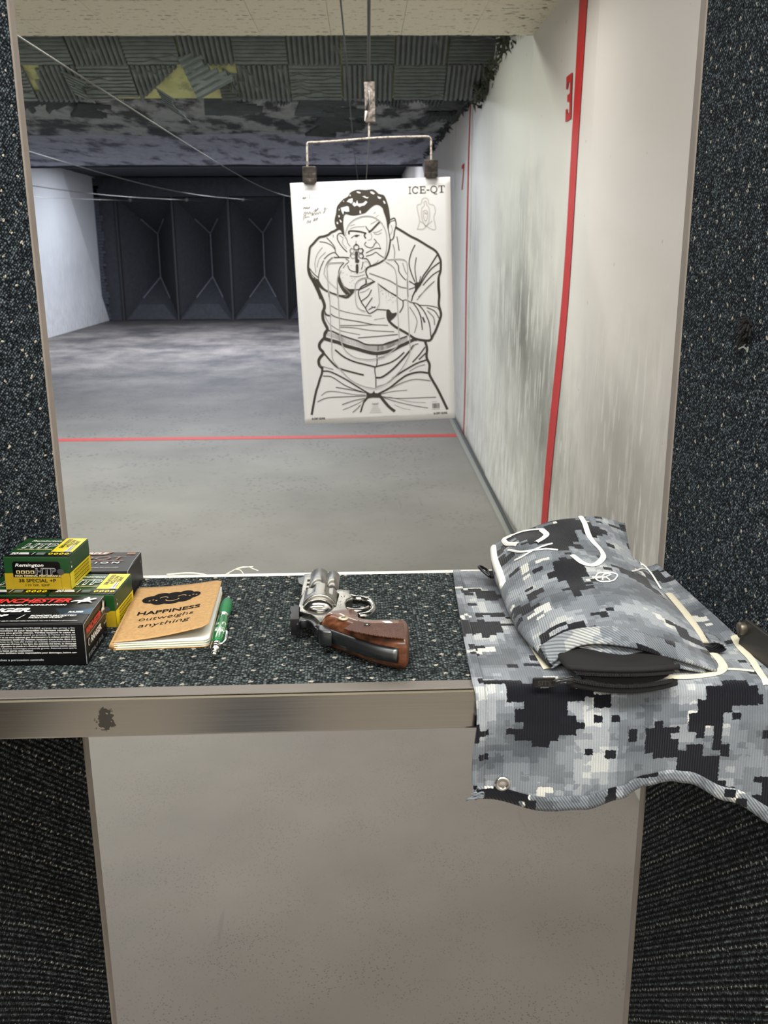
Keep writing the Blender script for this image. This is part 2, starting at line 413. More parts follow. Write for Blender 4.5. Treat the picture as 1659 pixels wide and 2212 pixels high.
def ceil_mat():
    t = NT('ceiling_tile_board'); o = t.obj()
    b = t.mix(t.noise(o, 90, 4), srgb('d6d0bb'), srgb('e8e3cf'))
    s1 = t.noise(t.mapping(o, sc=(1, 1.6, 1)), 26, 3, 0.6); s2 = t.noise(o, 3.0, 3)
    f = t.math('MULTIPLY', t.ramp(s1, [(0.58, (0, 0, 0, 1)), (0.64, (1, 1, 1, 1))]), t.ramp(s2, [(0.40, (0.15, 0.15, 0.15, 1)), (0.56, (1, 1, 1, 1))]))
    c = t.mix(f, b, srgb('35322a'))
    t.set(c, 0.9); t.bump(s1, 0.3, 0.003); return t.m
M['ceil'] = ceil_mat()
def foam_mat(nm, a, b, patch=None, pa=0.5, sy=1.0):
    t = NT(nm); o = t.mapping(t.obj(), sc=(1, sy, 1)); c = t.mix(t.noise(o, 14, 5), srgb(a), srgb(b))
    if patch:
        c = t.mix(t.ramp(t.noise(o, 4.2, 6, 0.65), [(pa - 0.04, (0, 0, 0, 1)), (pa + 0.06, (1, 1, 1, 1))]), c, srgb(patch))
    t.set(c, 0.95); t.bump(t.noise(o, 60, 4), 0.5, 0.01); return t.m
M['foam'] = foam_mat('acoustic_foam', '4e5252', '747978')
M['foam_dark'] = foam_mat('dark_acoustic_foam', '3d4144', '5c6265')
M['insul'] = foam_mat('yellow_insulation', 'a8a76c', 'd2d1a0', '7d8068', 0.56)
M['glue'] = foam_mat('bare_baffle', '727878', 'b2b8b6', '363a3c', 0.50, .35)
M['felt'] = foam_mat('lead_dusted_baffle', '7c8090', 'b2b6c4', '50535f', 0.55, .3)
M['felt2'] = foam_mat('dark_baffle', '33363d', '4d515b')
M['trap'] = foam_mat('trap_steel', '26282c', '3f4248')
M['trapedge'] = foam_mat('trap_seam', '5a5d64', '7c8088')

# ================================================================ the room
def slab(name, x0, x1, y0, y1, z0, z1, mat, parent=None, kind='structure'):
    return box(name, x0, x1, y0, y1, z0, z1, mat, parent, kind=kind if parent is None else None)
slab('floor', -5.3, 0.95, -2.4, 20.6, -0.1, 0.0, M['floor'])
for nm, y0, y1, sl in (('floor_line', 7.04, 7.15, 0.010),):
    fl = mesh('trim_1', [(-5.1, y0 - .05, .0015), (0.745, y0 + .0, .0015), (0.745, y1, .0015), (-5.1, y1 - .05, .0015)], [(0, 1, 2, 3)], M['redtape'], kind='structure')
slab('added_mat_left', -2.2, -0.93, -2.2, -0.55, 0.0, 0.012, M['black'])  # unseen mat, added to put a dark band in the steel edge's reflection
slab('added_mat_right', -0.43, -0.15, -2.2, -0.35, 0.0, 0.012, plain('added_mat_blue', '1c2430', .7))  # second unseen mat, blue, added for the same steel reflection
wr = slab('wall_right', 0.775, 0.9, -2.4, 20.6, 0, 2.9, M['wall'])
# wall sheets, each its own slightly bowed panel
rngw = random.Random(4)
ys = [-1.6, -0.38, 0.84, 2.06, 3.28, 4.50, 5.72, 6.94, 8.16, 9.38, 10.6, 11.82, 13.04, 14.26, 15.48, 16.7, 17.92, 19.2]
for i in range(len(ys) - 1):
    y0, y1 = ys[i] + .0015, ys[i + 1] - .0015; tl = rngw.uniform(-.009, .006) + (-0.012 if i == 5 else 0); NY, NZ = 14, 20
    v = []; f = []
    for a in range(NY + 1):
        for b in range(NZ + 1):
            s, q = a / NY, b / NZ; y = y0 + (y1 - y0) * s; z = 0.0 + 2.62 * q
            bow = 0.010 * math.sin(PI * s) * math.sin(2.2 * PI * q + i) + 0.008 * noise.noise((y * 1.3, z * 1.1, 3.0))
            v.append((0.760 + tl * (s - .5) * 2 + bow * (0.4 if i < 3 else 1), y, z))
    nb = len(v)
    for a in range(NY):
        for b in range(NZ):
            k = a * (NZ + 1) + b; f.append((k, k + NZ + 1, k + NZ + 2, k + 1))
    bd = [a * (NZ + 1) for a in range(NY + 1)] + [NY * (NZ + 1) + b for b in range(1, NZ + 1)] + [a * (NZ + 1) + NZ for a in range(NY - 1, -1, -1)] + [b for b in range(NZ - 1, 0, -1)]
    for k in bd: v.append((0.776, v[k][1], v[k][2]))
    for j in range(len(bd)):
        j2 = (j + 1) % len(bd); f.append((bd[j], nb + j, nb + j2, bd[j2]))
    o = mesh('wall_panel', v, f, M['wall'], wr, smooth=True); o.data.set_sharp_from_angle(angle=rad(40))
def wall_x(y, z):
    for i in range(len(ys) - 1):
        if ys[i] <= y <= ys[i + 1]:
            r = random.Random(4); tl = 0
            for j in range(i + 1): tl = r.uniform(-.009, .006) + (-0.012 if j == 5 else 0)
            s = (y - ys[i]) / (ys[i + 1] - ys[i]); q = z / 2.62
            bow = 0.010 * math.sin(PI * s) * math.sin(2.2 * PI * q + i) + 0.008 * noise.noise((y * 1.3, z * 1.1, 3.0))
            return 0.760 + tl * (s - .5) * 2 + bow * (0.4 if i < 3 else 1)
    return 0.76
def wall_stripe(name, yb, yt, wd, z1):
    v = []; f = []; N = 60
    for i in range(N + 1):
        z = z1 * i / N; yc = yb + (yt - yb) * i / N
        for d in (-wd / 2, wd / 2): v.append((wall_x(yc + d, z) - 0.003, yc + d, z))
    for i in range(N): f.append((2 * i, 2 * i + 1, 2 * i + 3, 2 * i + 2))
    return mesh(name, v, f, M['red'], kind='structure')
wall_stripe('trim_2', 3.83, 3.53, 0.115, 2.28)
wall_stripe('trim_3', 7.14, 7.06, 0.075, 2.36)
def wall_digit(d, y0, y1, z0, z1, name):
    ink = Ink()
    if d == '3':   # blocky stencilled 3
        for r in ((0, .84, 1, 1), (0, 0, 1, .16), (.25, .42, 1, .58), (.66, 0, 1, 1), (0, .72, .3, .86), (0, .14, .3, .28)): ink.rect(*r, M['red'])
    else:
        ink.rect(0, .84, 1, 1, M['red']); ink.poly([(.68, .86), (1, .86), (.62, 0), (.28, 0)], M['red'])
    o = ink.build(name, None, lambda u, v, l: (wall_x(y1 - (y1 - y0) * u, z0 + (z1 - z0) * v) - 0.004, y1 - (y1 - y0) * u, z0 + (z1 - z0) * v)); tag(o, kind='structure'); return o
wall_digit('3', 3.675, 3.775, 1.84, 1.995, 'trim_4')
wall_digit('7', 7.36, 7.55, 1.80, 1.98, 'trim_5')
tube('trim_6', [(0.735, 0.9, 0.022), (0.738, 3.2, 0.020), (0.728, 4.3, 0.024), (0.734, 5.0, 0.018), (0.735, 6.2, 0.022), (0.738, 7.6, 0.02), (0.737, 12, 0.02), (0.737, 18, 0.02)], 0.009, M['cable_dark'], kind='structure')
box('baseboard_right', 0.700, 0.752, 0.9, 19.2, 0.0, 0.012, plain('floor_caulk', '8e8c86', 0.8), kind='structure')
slab('wall_left', -5.4, -5.15, -2.4, 19.3, 0, 3.0, M['wall_left'])
# the left wall breaks into two sheets near the trap: the rear one stands proud and is skewed
mesh('trim_7', [(-5.149, 14.2, 0), (-5.149, 19.25, 0), (-5.149, 17.0, 2.75), (-5.149, 14.2, 2.75), (-5.09, 14.2, 0), (-5.05, 19.22, 0), (-5.06, 16.95, 2.75), (-5.09, 14.2, 2.75)],
     [(4, 5, 6, 7), (0, 4, 7, 3), (1, 2, 6, 5), (3, 7, 6, 2)], M['wall_left'], kind='structure')
mesh('wall_front', [(-5.4, -2.3, 0), (0.9, -2.3, 0), (0.9, -2.3, 2.9), (-5.4, -2.3, 2.9)], [(0, 1, 2, 3)], plain('back_wall_paint', 'b5ac98', 0.7), kind='structure')
# near ceiling: one foot boards
clg = slab('ceiling', -5.3, 0.76, -2.4, 4.52, 2.295, 2.45, plain('ceiling_back', '6e6a5c', 0.9))
rc = random.Random(11)
_tiles = []
for var in range(5):
    v = []; f = []; N = 7; s = 0.3035
    for a in range(N + 1):
        for b in range(N + 1): v.append((s * a / N, s * b / N - (rc.random() * .007 if b == 0 else 0), rc.random() * .0015))
    for a in range(N):
        for b in range(N): k = a * (N + 1) + b; f.append((k, k + 1, k + N + 2, k + N + 1))
    n = len(v); bd = [a * (N + 1) for a in range(N + 1)] + [N * (N + 1) + b for b in range(1, N + 1)] + [a * (N + 1) + N for a in range(N - 1, -1, -1)] + [b for b in range(N - 1, 0, -1)]
    for k in bd: v.append((v[k][0], v[k][1], .016))
    for j in range(len(bd)): f.append((bd[j], bd[(j + 1) % len(bd)], n + (j + 1) % len(bd), n + j))
    me = bpy.data.meshes.new('ceiling_tile'); me.from_pydata(v, [], f); me.materials.append(M['ceil']); _tiles.append(me)
for r in range(5):
    for c in range(18):
        x = -0.1265 - 0.305 * 0 + 0.3047 * (c - 15)
        if x > 0.60: continue
        o = link('ceiling_tile', rc.choice(_tiles), None, clg); o.location = (x, 4.515 - 0.305 * (r + 1) + rc.uniform(-.003, .002) + .004, 2.2795 + rc.uniform(-.0012, .0012))
o = slab('trim_8', 0.7865 - .305 + .005, 0.775, 2.99, 4.515, 2.280, 2.295, M['ceil'])

# flat far ceiling beyond the foam baffle
def rough_ceiling(name, y0, y1, z0, z1, mat, amp, nx=60, ny=40, x0=-5.2, x1=0.84, thick=.1, front=0.0):
    v = []; f = []
    for a in range(nx + 1):
        for b in range(ny + 1):
            x = x0 + (x1 - x0) * a / nx; y = y0 + (y1 - y0) * b / ny; z = z0 + (z1 - z0) * b / ny
            z += amp * noise.fractal((x * 2.2, y * 2.2, z0 * 7), 1.0, 2.0, 4)
            v.append((x, y, z))
    for a in range(nx):
        for b in range(ny): k = a * (ny + 1) + b; f.append((k, k + 1, k + ny + 2, k + ny + 1))
    n = len(v); v += [(x0, y0, z0 + thick), (x1, y0, z0 + thick), (x1, y1, z1 + thick), (x0, y1, z1 + thick)]
    f.append((n, n + 1, n + 2, n + 3))
    f.append(tuple([n, n + 1] + [a * (ny + 1) for a in range(nx, -1, -1)])); f.append(tuple([n + 3, n + 2] + [a * (ny + 1) + ny for a in range(nx, -1, -1)]))
    return mesh(name, v, f, mat, kind='structure', smooth=False)
rough_ceiling('ceiling_middle', 6.2, 9.25, 2.40, 2.385, M['glue'], 0.020, 90, 60)
rough_ceiling('ceiling_rear', 9.26, 12.35, 2.385, 2.365, M['felt'], 0.010, 90, 60)
rough_ceiling('ceiling_far', 12.4, 20.6, 2.72, 2.70, M['felt2'], 0.012, 60, 60)
mesh('trim_9', [(-5.2, 12.36, 2.34), (0.84, 12.36, 2.34), (0.84, 12.42, 2.34), (-5.2, 12.42, 2.34), (-5.2, 12.36, 2.8), (0.84, 12.36, 2.8), (0.84, 12.42, 2.8), (-5.2, 12.42, 2.8)],
     [(0, 1, 2, 3), (0, 4, 5, 1), (3, 2, 6, 7), (4, 7, 6, 5)], M['felt2'], kind='structure')
slab('trim_10', -5.2, 0.84, 4.53, 6.2, 2.86, 2.9, M['felt2'])

# ---- foam baffle: slopes down away from the booth; its ridged tiles are single pieces
BA = Vector((0, 6.18, 2.262)); dn = Vector((0, 0.262, -0.156)).normalized(); nrm = Vector((0, -dn.z, dn.y)) * -1   # facing down/toward the booth
bo = mesh('ceiling_baffle', [tuple(Vector((x, 0, 0)) + BA - dn * t - nrm * h) for h in (0.0, 0.05) for t in (0, 1.6) for x in (-5.2, 0.84)],
          [(0, 1, 3, 2), (4, 6, 7, 5), (0, 4, 5, 1), (2, 3, 7, 6), (0, 2, 6, 4), (1, 5, 7, 3)], M['insul'], kind='structure')
def foam_tile(parent, org, ex, ey, en, vert=True, n=10, clip=None, mat=None, size=0.298, seed=0, depth=0.030, name='foam_tile', curl=0.0, damage=0.15):
    """ridged foam square: org corner, ex across, ey down the slope, en outward; ridges run along ey when vert"""
    r = random.Random(seed); v = []; f = []
    a, b = (ex, ey) if vert else (ey, ex)
    for i in range(n):
        u0, u1 = size * i / n, size * (i + 1) / n; um = (u0 + u1) / 2; s0, s1 = 0.0, size
        if clip: s0, s1 = clip(um / size); s0 *= size; s1 *= size
        if s1 - s0 < .012: continue
        K = 6; off = len(v); wob = [r.uniform(-1, 1) * .0022 for _ in range(K + 1)]
        dm = r.random() < damage; dk = r.randrange(1, K)
        for k in range(K + 1):
            s = s0 + (s1 - s0) * k / K
            h = depth * (0.30 if dm and k == dk else 1.0) * (1 - r.random() * .12)
            cu = curl * (s / size) ** 2
            for (uu, hh) in ((u0, .009), (um - .0035 + wob[k], h), (um + .0035 + wob[k], h), (u1, .009)):
                v.append(org + a * uu + b * s + en * (hh + cu))
            for uu in (u1, u0): v.append(org + a * uu + b * s + en * (0.0 + cu))
        for k in range(K):
            for q in range(6):
                q2 = (q + 1) % 6; f.append((off + k * 6 + q, off + k * 6 + q2, off + (k + 1) * 6 + q2, off + (k + 1) * 6 + q))
        f.append(tuple(off + q for q in range(6))[::-1]); f.append(tuple(off + K * 6 + q for q in range(6)))
    o = mesh(name, v, f, mat or M['foam'], parent); 
    bm = bmesh.new(); bm.from_mesh(o.data); bmesh.ops.recalc_face_normals(bm, faces=bm.faces); bm.to_mesh(o.data); bm.free()
    return o
EX = Vector((1, 0, 0))
for row in range(4):            # row 0 = lowest, at the baffle's lower edge
    for c in range(-13, 5):
        x = -0.412 + 0.3035 * c; org = Vector((x, 0, 0)) + BA - dn * (0.302 * (row + 1)) + nrm * 0.0
        vert = ((c + row) % 2 == 1); clip = None
        if x + .3 > 0.87: continue
        if row == 0:
            if c == -3: clip = lambda t: (0, 1.0 - 1.05 * t); vert = True
            if c == -5: clip = lambda t: (max(0, 0.9 - 3 * t), 1.0); vert = True
            if c == -2: clip = lambda t: (0.62, 1.0) if t > .25 else (1, 1); vert = False
            if c == 4: clip = lambda t: (0, 1.0 - .35 * t)
            if c == -4: clip = lambda t: (0, 1) if t < .86 else (.0, .55)
        dmg = 0.55 if c in (-3, 0, -1, -6, -9) and row == 0 else 0.12
        if row == 0 and c in (-8, -11): continue
        foam_tile(bo, org + Vector((random.uniform(-.002, .002), 0, 0)), EX, dn, nrm, vert, 10, clip, M['foam'], seed=row * 50 + c + 20, damage=dmg)
# flaps that have come loose from the baffle
def flap(parent, org, ex, ey, en, vert, seed, mat, w=0.2, name='torn_foam'):
    return foam_tile(parent, org, ex.normalized(), ey.normalized(), en.normalized(), vert, 7, (lambda t: (0, .75 + .25 * math.sin(5 * t + seed))), mat, size=w, seed=seed, depth=.026, name=name, damage=.4)
flap(bo, Vector((-1.03, 5.86, 2.43)), Vector((.9, -.1, .42)), Vector((.35, .2, -.8)), Vector((-.1, -1, -.2)), False, 3, M['foam'], .24)
flap(bo, Vector((-0.80, 5.98, 2.40)), Vector((.3, .1, -.2)), Vector((.05, .1, -1)), Vector((-.2, -1, 0)), True, 5, M['foam'], .10)
flap(bo, Vector((-1.72, 5.95, 2.38)), Vector((1, 0, -.45)), Vector((.3, .3, -.6)), Vector((0, -1, -.2)), False, 8, M['foam'], .15)
flap(bo, Vector((-1.20, 6.02, 2.30)), Vector((1, 0, -.6)), Vector((.2, .6, -.5)), Vector((0, -1, -.2)), False, 9, M['foam'], .16)
# shredded foam where the baffle meets the right wall
def shred(parent, pts, rmax, mat, seed, n=70, name='shredded_foam'):
    r = random.Random(seed); parts = []
    P = crv(pts, 8)
    for i in range(n):
        p = P[r.randrange(len(P))] + Vector((r.uniform(-1, .3), r.uniform(-1, 1), r.uniform(-.6, .6))) * rmax
        d = Vector((r.uniform(-1, 1), r.uniform(-1, 1), r.uniform(-1.2, .4))).normalized(); q = d.orthogonal().normalized(); e = d.cross(q)
        a, b, c = r.uniform(.01, .045), r.uniform(.006, .02), r.uniform(.004, .012)
        vs = [p + d * a, p - d * a, p + q * b, p - q * b, p + e * c, p - e * c]
        parts.append((vs, [(0, 2, 4), (0, 4, 3), (0, 3, 5), (0, 5, 2), (1, 4, 2), (1, 3, 4), (1, 5, 3), (1, 2, 5)]))
    v, f = join_vf(parts); return mesh(name, v, f, mat, parent, kind='stuff')
shred(bo, [Vector((.70, 4.62, 2.40)), Vector((.78, 5.4, 2.36)), Vector((.74, 5.9, 2.30)), Vector((.74, 6.3, 2.27))], .07, foam_mat('debris_foam', '2c3029', '5a5d4c'), 5, 260)
cm = bpy.data.objects['ceiling_middle']
shred(cm, [Vector((.72, 6.5, 2.33)), Vector((.74, 7.5, 2.36)), Vector((.74, 9, 2.37)), Vector((.74, 11, 2.36))], .05, M['foam_dark'], 6, 240)
rr = random.Random(21)
for k, (x, y, w_, vt, rz) in enumerate([(-2.72, 6.86, .46, True, .12), (-2.15, 6.82, .30, True, .9), (-2.0, 7.25, .26, False, .5), (-1.05, 6.85, .42, False, .15), (-1.62, 6.8, .12, True, .1), (-0.62, 6.82, .2, True, 0),
                                        (-0.4, 6.9, .38, False, .2), (-0.25, 7.5, .4, False, .3), (.05, 7.0, .24, True, 0), (.32, 6.85, .26, True, .05), (.50, 7.0, .3, False, 0), (-.9, 7.3, .25, False, 1.0), (-.28, 8.2, .42, False, .5), (.52, 7.8, .28, True, 0.2),
                                        (-3.4, 7.0, .4, True, .2), (-4.1, 6.9, .36, False, .1)]):
    ex = Vector((math.cos(rz), math.sin(rz), 0)); ey = Vector((-math.sin(rz), math.cos(rz), -.10 - .10 * rr.random())).normalized()
    foam_tile(cm, Vector((x, y, 2.385)), ex, ey, Vector((0, -.12, -1)).normalized(), vt, 10, (lambda t, k=k: (0, .72 + .26 * math.sin(7 * t + k))), M['foam_dark'], size=w_, seed=60 + k, damage=.3, name='torn_foam')

# ---- bullet trap: a row of funnel bays
tr = thing('bullet_trap', 'black steel bullet trap with a row of funnel shaped bays across the far end', 'bullet trap', (-2.2, 19.3, 0))
def tl_(p): return (p[0] + 2.2, p[1] - 19.3, p[2])
xs = [-4.75, -3.67, -2.59, -1.51, -0.43, 0.65]
for i in range(5):
    x0, x1 = xs[i], xs[i + 1]; xc = (x0 + x1) / 2; yb = 20.35
    A, B, Cc, D = (x0, 19.3, 0.0), (x1, 19.3, 0.0), (x1, 19.3, 2.32), (x0, 19.3, 2.32); lo, hi = (xc, yb, .80), (xc, yb, 1.66)
    bay = mesh('trap_bay', [tl_(p) for p in (A, B, Cc, D, lo, hi)], [(0, 1, 4), (1, 2, 5, 4), (2, 3, 5), (3, 0, 4, 5)], M['trap'], tr)
    sv = []
    for p, q in ((A, lo), (B, lo), (lo, hi), (hi, D), (hi, Cc)):
        P_, Q_ = Vector(tl_(p)), Vector(tl_(q)); s0 = P_.lerp(Q_, .50 if p[2] == 0 else (0 if q == hi else 0)); s1 = Q_ if (p[2] == 0 or q == hi) else P_.lerp(Q_, .42)
        sv.append(tube_vf([s0 + Vector((0, -.012, 0)), s1 + Vector((0, -.012, 0))], .014, 6, False))
    v, f = join_vf(sv); mesh('seam', v, f, M['trapedge'], bay)
    mesh('sill_plate', [tl_(p) for p in ((x0 + .30, 19.33, .30), (x1 - .30, 19.33, .30), (x1 - .06, 19.2, .012), (x0 + .06, 19.2, .012))], [(0, 3, 2, 1)], M['trap'], bay)
for x in xs:
    box('divider', x + 2.2 - .018, x + 2.2 + .018, -.10, .02, 0, 2.33, plain('divider_edge', '2a2b2e', 0.7) if x == xs[0] else bpy.data.materials['divider_edge'], tr)
    lathe('roller', [(0.0001, -.02), (.035, -.02), (.035, .02), (.0001, .02)], M['cable'], tr, 12, 'Y', (x + 2.2 + .30, -.14, 2.27))
box('side_panel', -5.15 + 2.2, -4.77 + 2.2, -.06, .0, 0, 2.5, M['trap'], tr)
box('header', -5.15 + 2.2, 0.76 + 2.2, -.12, .0, 2.33, 2.675, M['trap'], tr)
# ragged rubber edge down the left side
v, f = join_vf([box_vf(-5.15 + 2.2, -5.05 + 2.2 + random.uniform(-.03, .05), -.12, -.05, .02 + .06 * i, .075 + .06 * i) for i in range(42)])
mesh('edge_strip', v, f, M['felt2'], tr)
mesh('wall_end', [(-5.4, 20.6, 0), (0.95, 20.6, 0), (0.95, 20.6, 3), (-5.4, 20.6, 3)], [(0, 3, 2, 1)], M['felt2'], kind='structure')

# ---- overhead carrier cables of the lanes
cz = 2.0
for k, (x, lab) in enumerate(((-1.0, 'thin grey carrier cable of the next lane, nearest one left of the target'), (-2.03, 'thin grey carrier cable two lanes left of the target'),
                              (-3.12, 'thin grey carrier cable three lanes left of the target'), (-4.25, 'thin grey carrier cable beside the far left wall'))):
    o = tube('carrier_cable', [(x, 0.2, cz + .02), (x, 10, cz - .03), (x + .02, 19.3, 2.25)], .0030 if k < 1 else .0038, M['cable'], n=10, seg=6); tag(o, lab, 'cable', 'overhead carrier cables')
o = tube('carrier_cable', [(0.012, 0.9, 2.03), (0.022, 2.5, 2.0), (0.028, 3.62, 1.965)], .0048, M['cable_dark'], n=8, seg=8); tag(o, 'dark thick cable running to the target carrier from above', 'cable', 'overhead carrier cables')
o = tube('carrier_cable', [(-0.062, 0.9, 2.04), (-0.05, 3.0, 2.02), (-0.045, 8, 2.0), (-.02, 19.2, 2.26)], .0026, M['cable_dark'], n=8, seg=6); tag(o, 'thin dark return cable just left of the thick carrier cable', 'cable', 'overhead carrier cables')
o = tube('carrier_cable', [(0.030, 3.68, 1.80), (0.028, 8, 1.86), (0.03, 19.2, 2.26)], .002, M['cable'], n=8, seg=6); tag(o, 'hair thin cable running downrange behind the target hanger', 'cable', 'overhead carrier cables')

# ================================================================ booth
def wall_strip(name, pts, z0, z1, th, mat, parent, nz=2, out=1):
    """vertical panel following a plan polyline; uv in metres. out = +1 thickness grows to the right of travel"""
    P = [Vector((p[0], p[1])) for p in pts]; N = len(P); v = []; uv = []; f = []; s = 0
    off = []
    for i, p in enumerate(P):
        d = (P[min(i + 1, N - 1)] - P[max(i - 1, 0)]).normalized(); off.append(Vector((d.y, -d.x)) * th * out)
    for i, p in enumerate(P):
        if i: s += (p - P[i - 1]).length
        for q, z in ((p, z0), (p, z1), (p + off[i], z1), (p + off[i], z0)): v.append((q.x, q.y, z)); uv.append((s, z))
    for i in range(N - 1):
        for k in range(4):
            k2 = (k + 1) % 4; f.append((i * 4 + k, (i + 1) * 4 + k, (i + 1) * 4 + k2, i * 4 + k2))
    f.append((0, 1, 2, 3)); f.append(tuple((N - 1) * 4 + k for k in (3, 2, 1, 0)))
    o = mesh(name, v, f, mat, parent, uv=uv)
    bm = bmesh.new(); bm.from_mesh(o.data); bmesh.ops.recalc_face_normals(bm, faces=bm.faces); bm.to_mesh(o.data); bm.free()
    return o
LP = [tuple(p) for p in crv([(-0.3255, 0.972), (-0.338, 0.950), (-0.356, 0.925), (-0.378, 0.885), (-0.392, 0.82), (-0.400, 0.72), (-0.405, 0.60)], 5)]
RP = [tuple(p) for p in crv([(0.3255, 0.972), (0.330, 0.92), (0.336, 0.85), (0.346, 0.76), (0.354, 0.688)], 5)]
pl = thing('booth_partition', 'dark carpeted booth partition left of the shooting bench', 'partition')
pr_ = thing('booth_partition', 'dark carpeted booth partition right of the shooting bench, beside the towel', 'partition')
for par, PP, sg in ((pl, LP, 1), (pr_, RP, -1)):
    wall_strip('carpet_panel', PP, 1.034, 2.279, 0.008, M['carpet_wall'], par, out=sg)
    wall_strip('lower_carpet_panel', PP, 0.0, 1.0335, 0.008, M['carpet_low'], par, out=sg)
    core = [(p[0] - sg * .0085, p[1]) for p in PP]
    wall_strip('core_board', core, 0.0, 2.279, 0.030, M['ply'], par, out=sg)
    x = -.3245 * sg
    e0, e1 = sorted((x, x - .036 * sg))
    box('edge_trim', e0, e1, .9735, .992, 0.0, 2.279, M['ply'], par, bev=.002)
# worn spots in the carpet
def tuft(parent, c, n, r, mat, seed, nm='frayed_tuft', face=Vector((1, 0, 0))):
    q = random.Random(seed); parts = []
    for i in range(n):
        a = Vector(c) + Vector((q.uniform(-.3, .3) * r, q.uniform(-1, 1) * r, q.uniform(-1, 1) * r)); b = a + face * r * q.uniform(.3, 1.1) + Vector((0, q.uniform(-1, 1), q.uniform(-1.2, .5))) * r
        parts.append(tube_vf([a, (a + b) / 2 + Vector((0, 0, r * .4)), b], .0009, 5, True, 3))
    v, f = join_vf(parts); return mesh(nm, v, f, mat, parent, kind='stuff')
_tf = plain('frayed_yarn', '6d6f68', .9, 0, .4, 900)
tuft(pl, (-.351, .935, 1.418), 26, .008, M['blackfab'], 1); tuft(pl, (-.350, .935, 1.424), 8, .006, _tf, 2)
tuft(pr_, (.338, .835, 1.325), 30, .009, M['blackfab'], 3, face=Vector((-1, 0, 0))); tuft(pr_, (.337, .832, 1.313), 3, .006, _tf, 4, face=Vector((-1, 0, 0)))

# shelf (slightly skewed in the booth)
def brushed():
    t = NT('brushed_steel'); o = t.obj()
    n = t.noise(t.mapping(o, sc=(6, 900, 900)), 1, 4, 0.7); n2 = t.noise(t.mapping(o, sc=(1, 1, 1)), 7, 4)
    c = t.ramp(n, [(0.3, srgb('cfcdc5')), (0.7, srgb('dddbd3'))])
    # chipped dark patch and a few scratches
    d = t.n('ShaderNodeVectorMath', operation='DISTANCE'); t.l(t.mapping(o, sc=(1, 0, 0.8)), d.inputs[0]); d.inputs[1].default_value = (-0.213, 0, 1.0322 * 0.8)
    pn = t.noise(o, 170, 4, 0.7)
    m1 = t.math('LESS_THAN', t.math('ADD', d.outputs['Value'], t.math('MULTIPLY', t.math('SUBTRACT', pn, 0.5), 0.020)), 0.0072)
    c = t.mix(m1, c, srgb('2e2b25'))
    sc = t.noise(t.mapping(o, sc=(160, 1, 30), rot=(0, rad(20), 0)), 1, 2); ms = t.ramp(sc, [(0.74, (0, 0, 0, 1)), (0.77, (1, 1, 1, 1))])
    c = t.mix(t.math('MULTIPLY', ms, .35), c, srgb('5e5b50'))
    t.set(c, t.mix(m1, t.ramp(n, [(0.3, (.13, .13, .13, 1)), (0.8, (.18, .18, .18, 1))]), (.8, .8, .8, 1)), t.math('SUBTRACT', 1.0, m1))
    t.b.inputs['Anisotropic'].default_value = 0.7; t.b.inputs['Anisotropic Rotation'].default_value = 0.0
    t.bump(n, 0.04, 0.0002); return t.m
M['brushed'] = brushed()
sh = thing('shooting_bench', 'carpet topped shooting bench with a brushed steel front edge', 'bench', (0, 0.70, 0), rad(1.0))
X0, X1 = -0.372, 0.344
def sgrid(x0, x1, y0, y1, z0, z1, mat, nm):
    v, f = box_vf(x0, x1, y0, y1, z0, z1); return mesh(nm, v, f, mat, sh, uv=[(p[0], p[1]) for p in v])
sgrid(-.335, X1 - .012, .017, .288, 1.040, 1.050, M['carpet'], 'carpet_top')
sgrid(-.369, -.335, .017, .205, 1.040, 1.050, M['carpet'], 'carpet_corner')
box('board', -.315, .322, .016, .284, 1.018, 1.040, M['ply'], sh)
box('front_edge', -.3925, .348, -.001, .014, 1.0155, 1.0512, M['brushed'], sh, bev=.0022)
box('top_strip', -.3915, .347, .0012, .0155, 1.0510, 1.0520, plain('dull_aluminium', '78726b', .55, .5, .08, 40), sh, bev=.0003)
box('rear_trim', -.318, .318, .2885, .2955, 1.024, 1.0508, plain('pale_trim', 'd8d6cc', .35, .3), sh, bev=.001)

br = thing('steel_bracket', 'grey steel bracket bolted to the right partition past the towel edge', 'bracket', (.338, .72, 1.05))
def bl(p): return (p[0] - .338, p[1] - .72, p[2] - 1.05)
v = [bl(p) for p in ((.3345, .775, 1.052), (.3440, .690, 1.052), (.3440, .690, 1.083), (.3345, .765, 1.083), (.3315, .775, 1.052), (.3410, .690, 1.052), (.3410, .690, 1.083), (.3315, .765, 1.083))]
o = mesh('arm', v, [(0, 3, 2, 1), (4, 5, 6, 7), (0, 1, 5, 4), (3, 7, 6, 2), (0, 4, 7, 3), (1, 2, 6, 5)], M['steel_dark'], br); bevel_me(o, .0006)
lathe('bolt', [(.0001, 0), (.0052, 0), (.0058, .002), (.0058, .007), (.0045, .009), (.0001, .009)], plain('bolt_steel', '6b6459', .4, .8), br, 20, 'X', bl((.3265, .765, 1.074)))

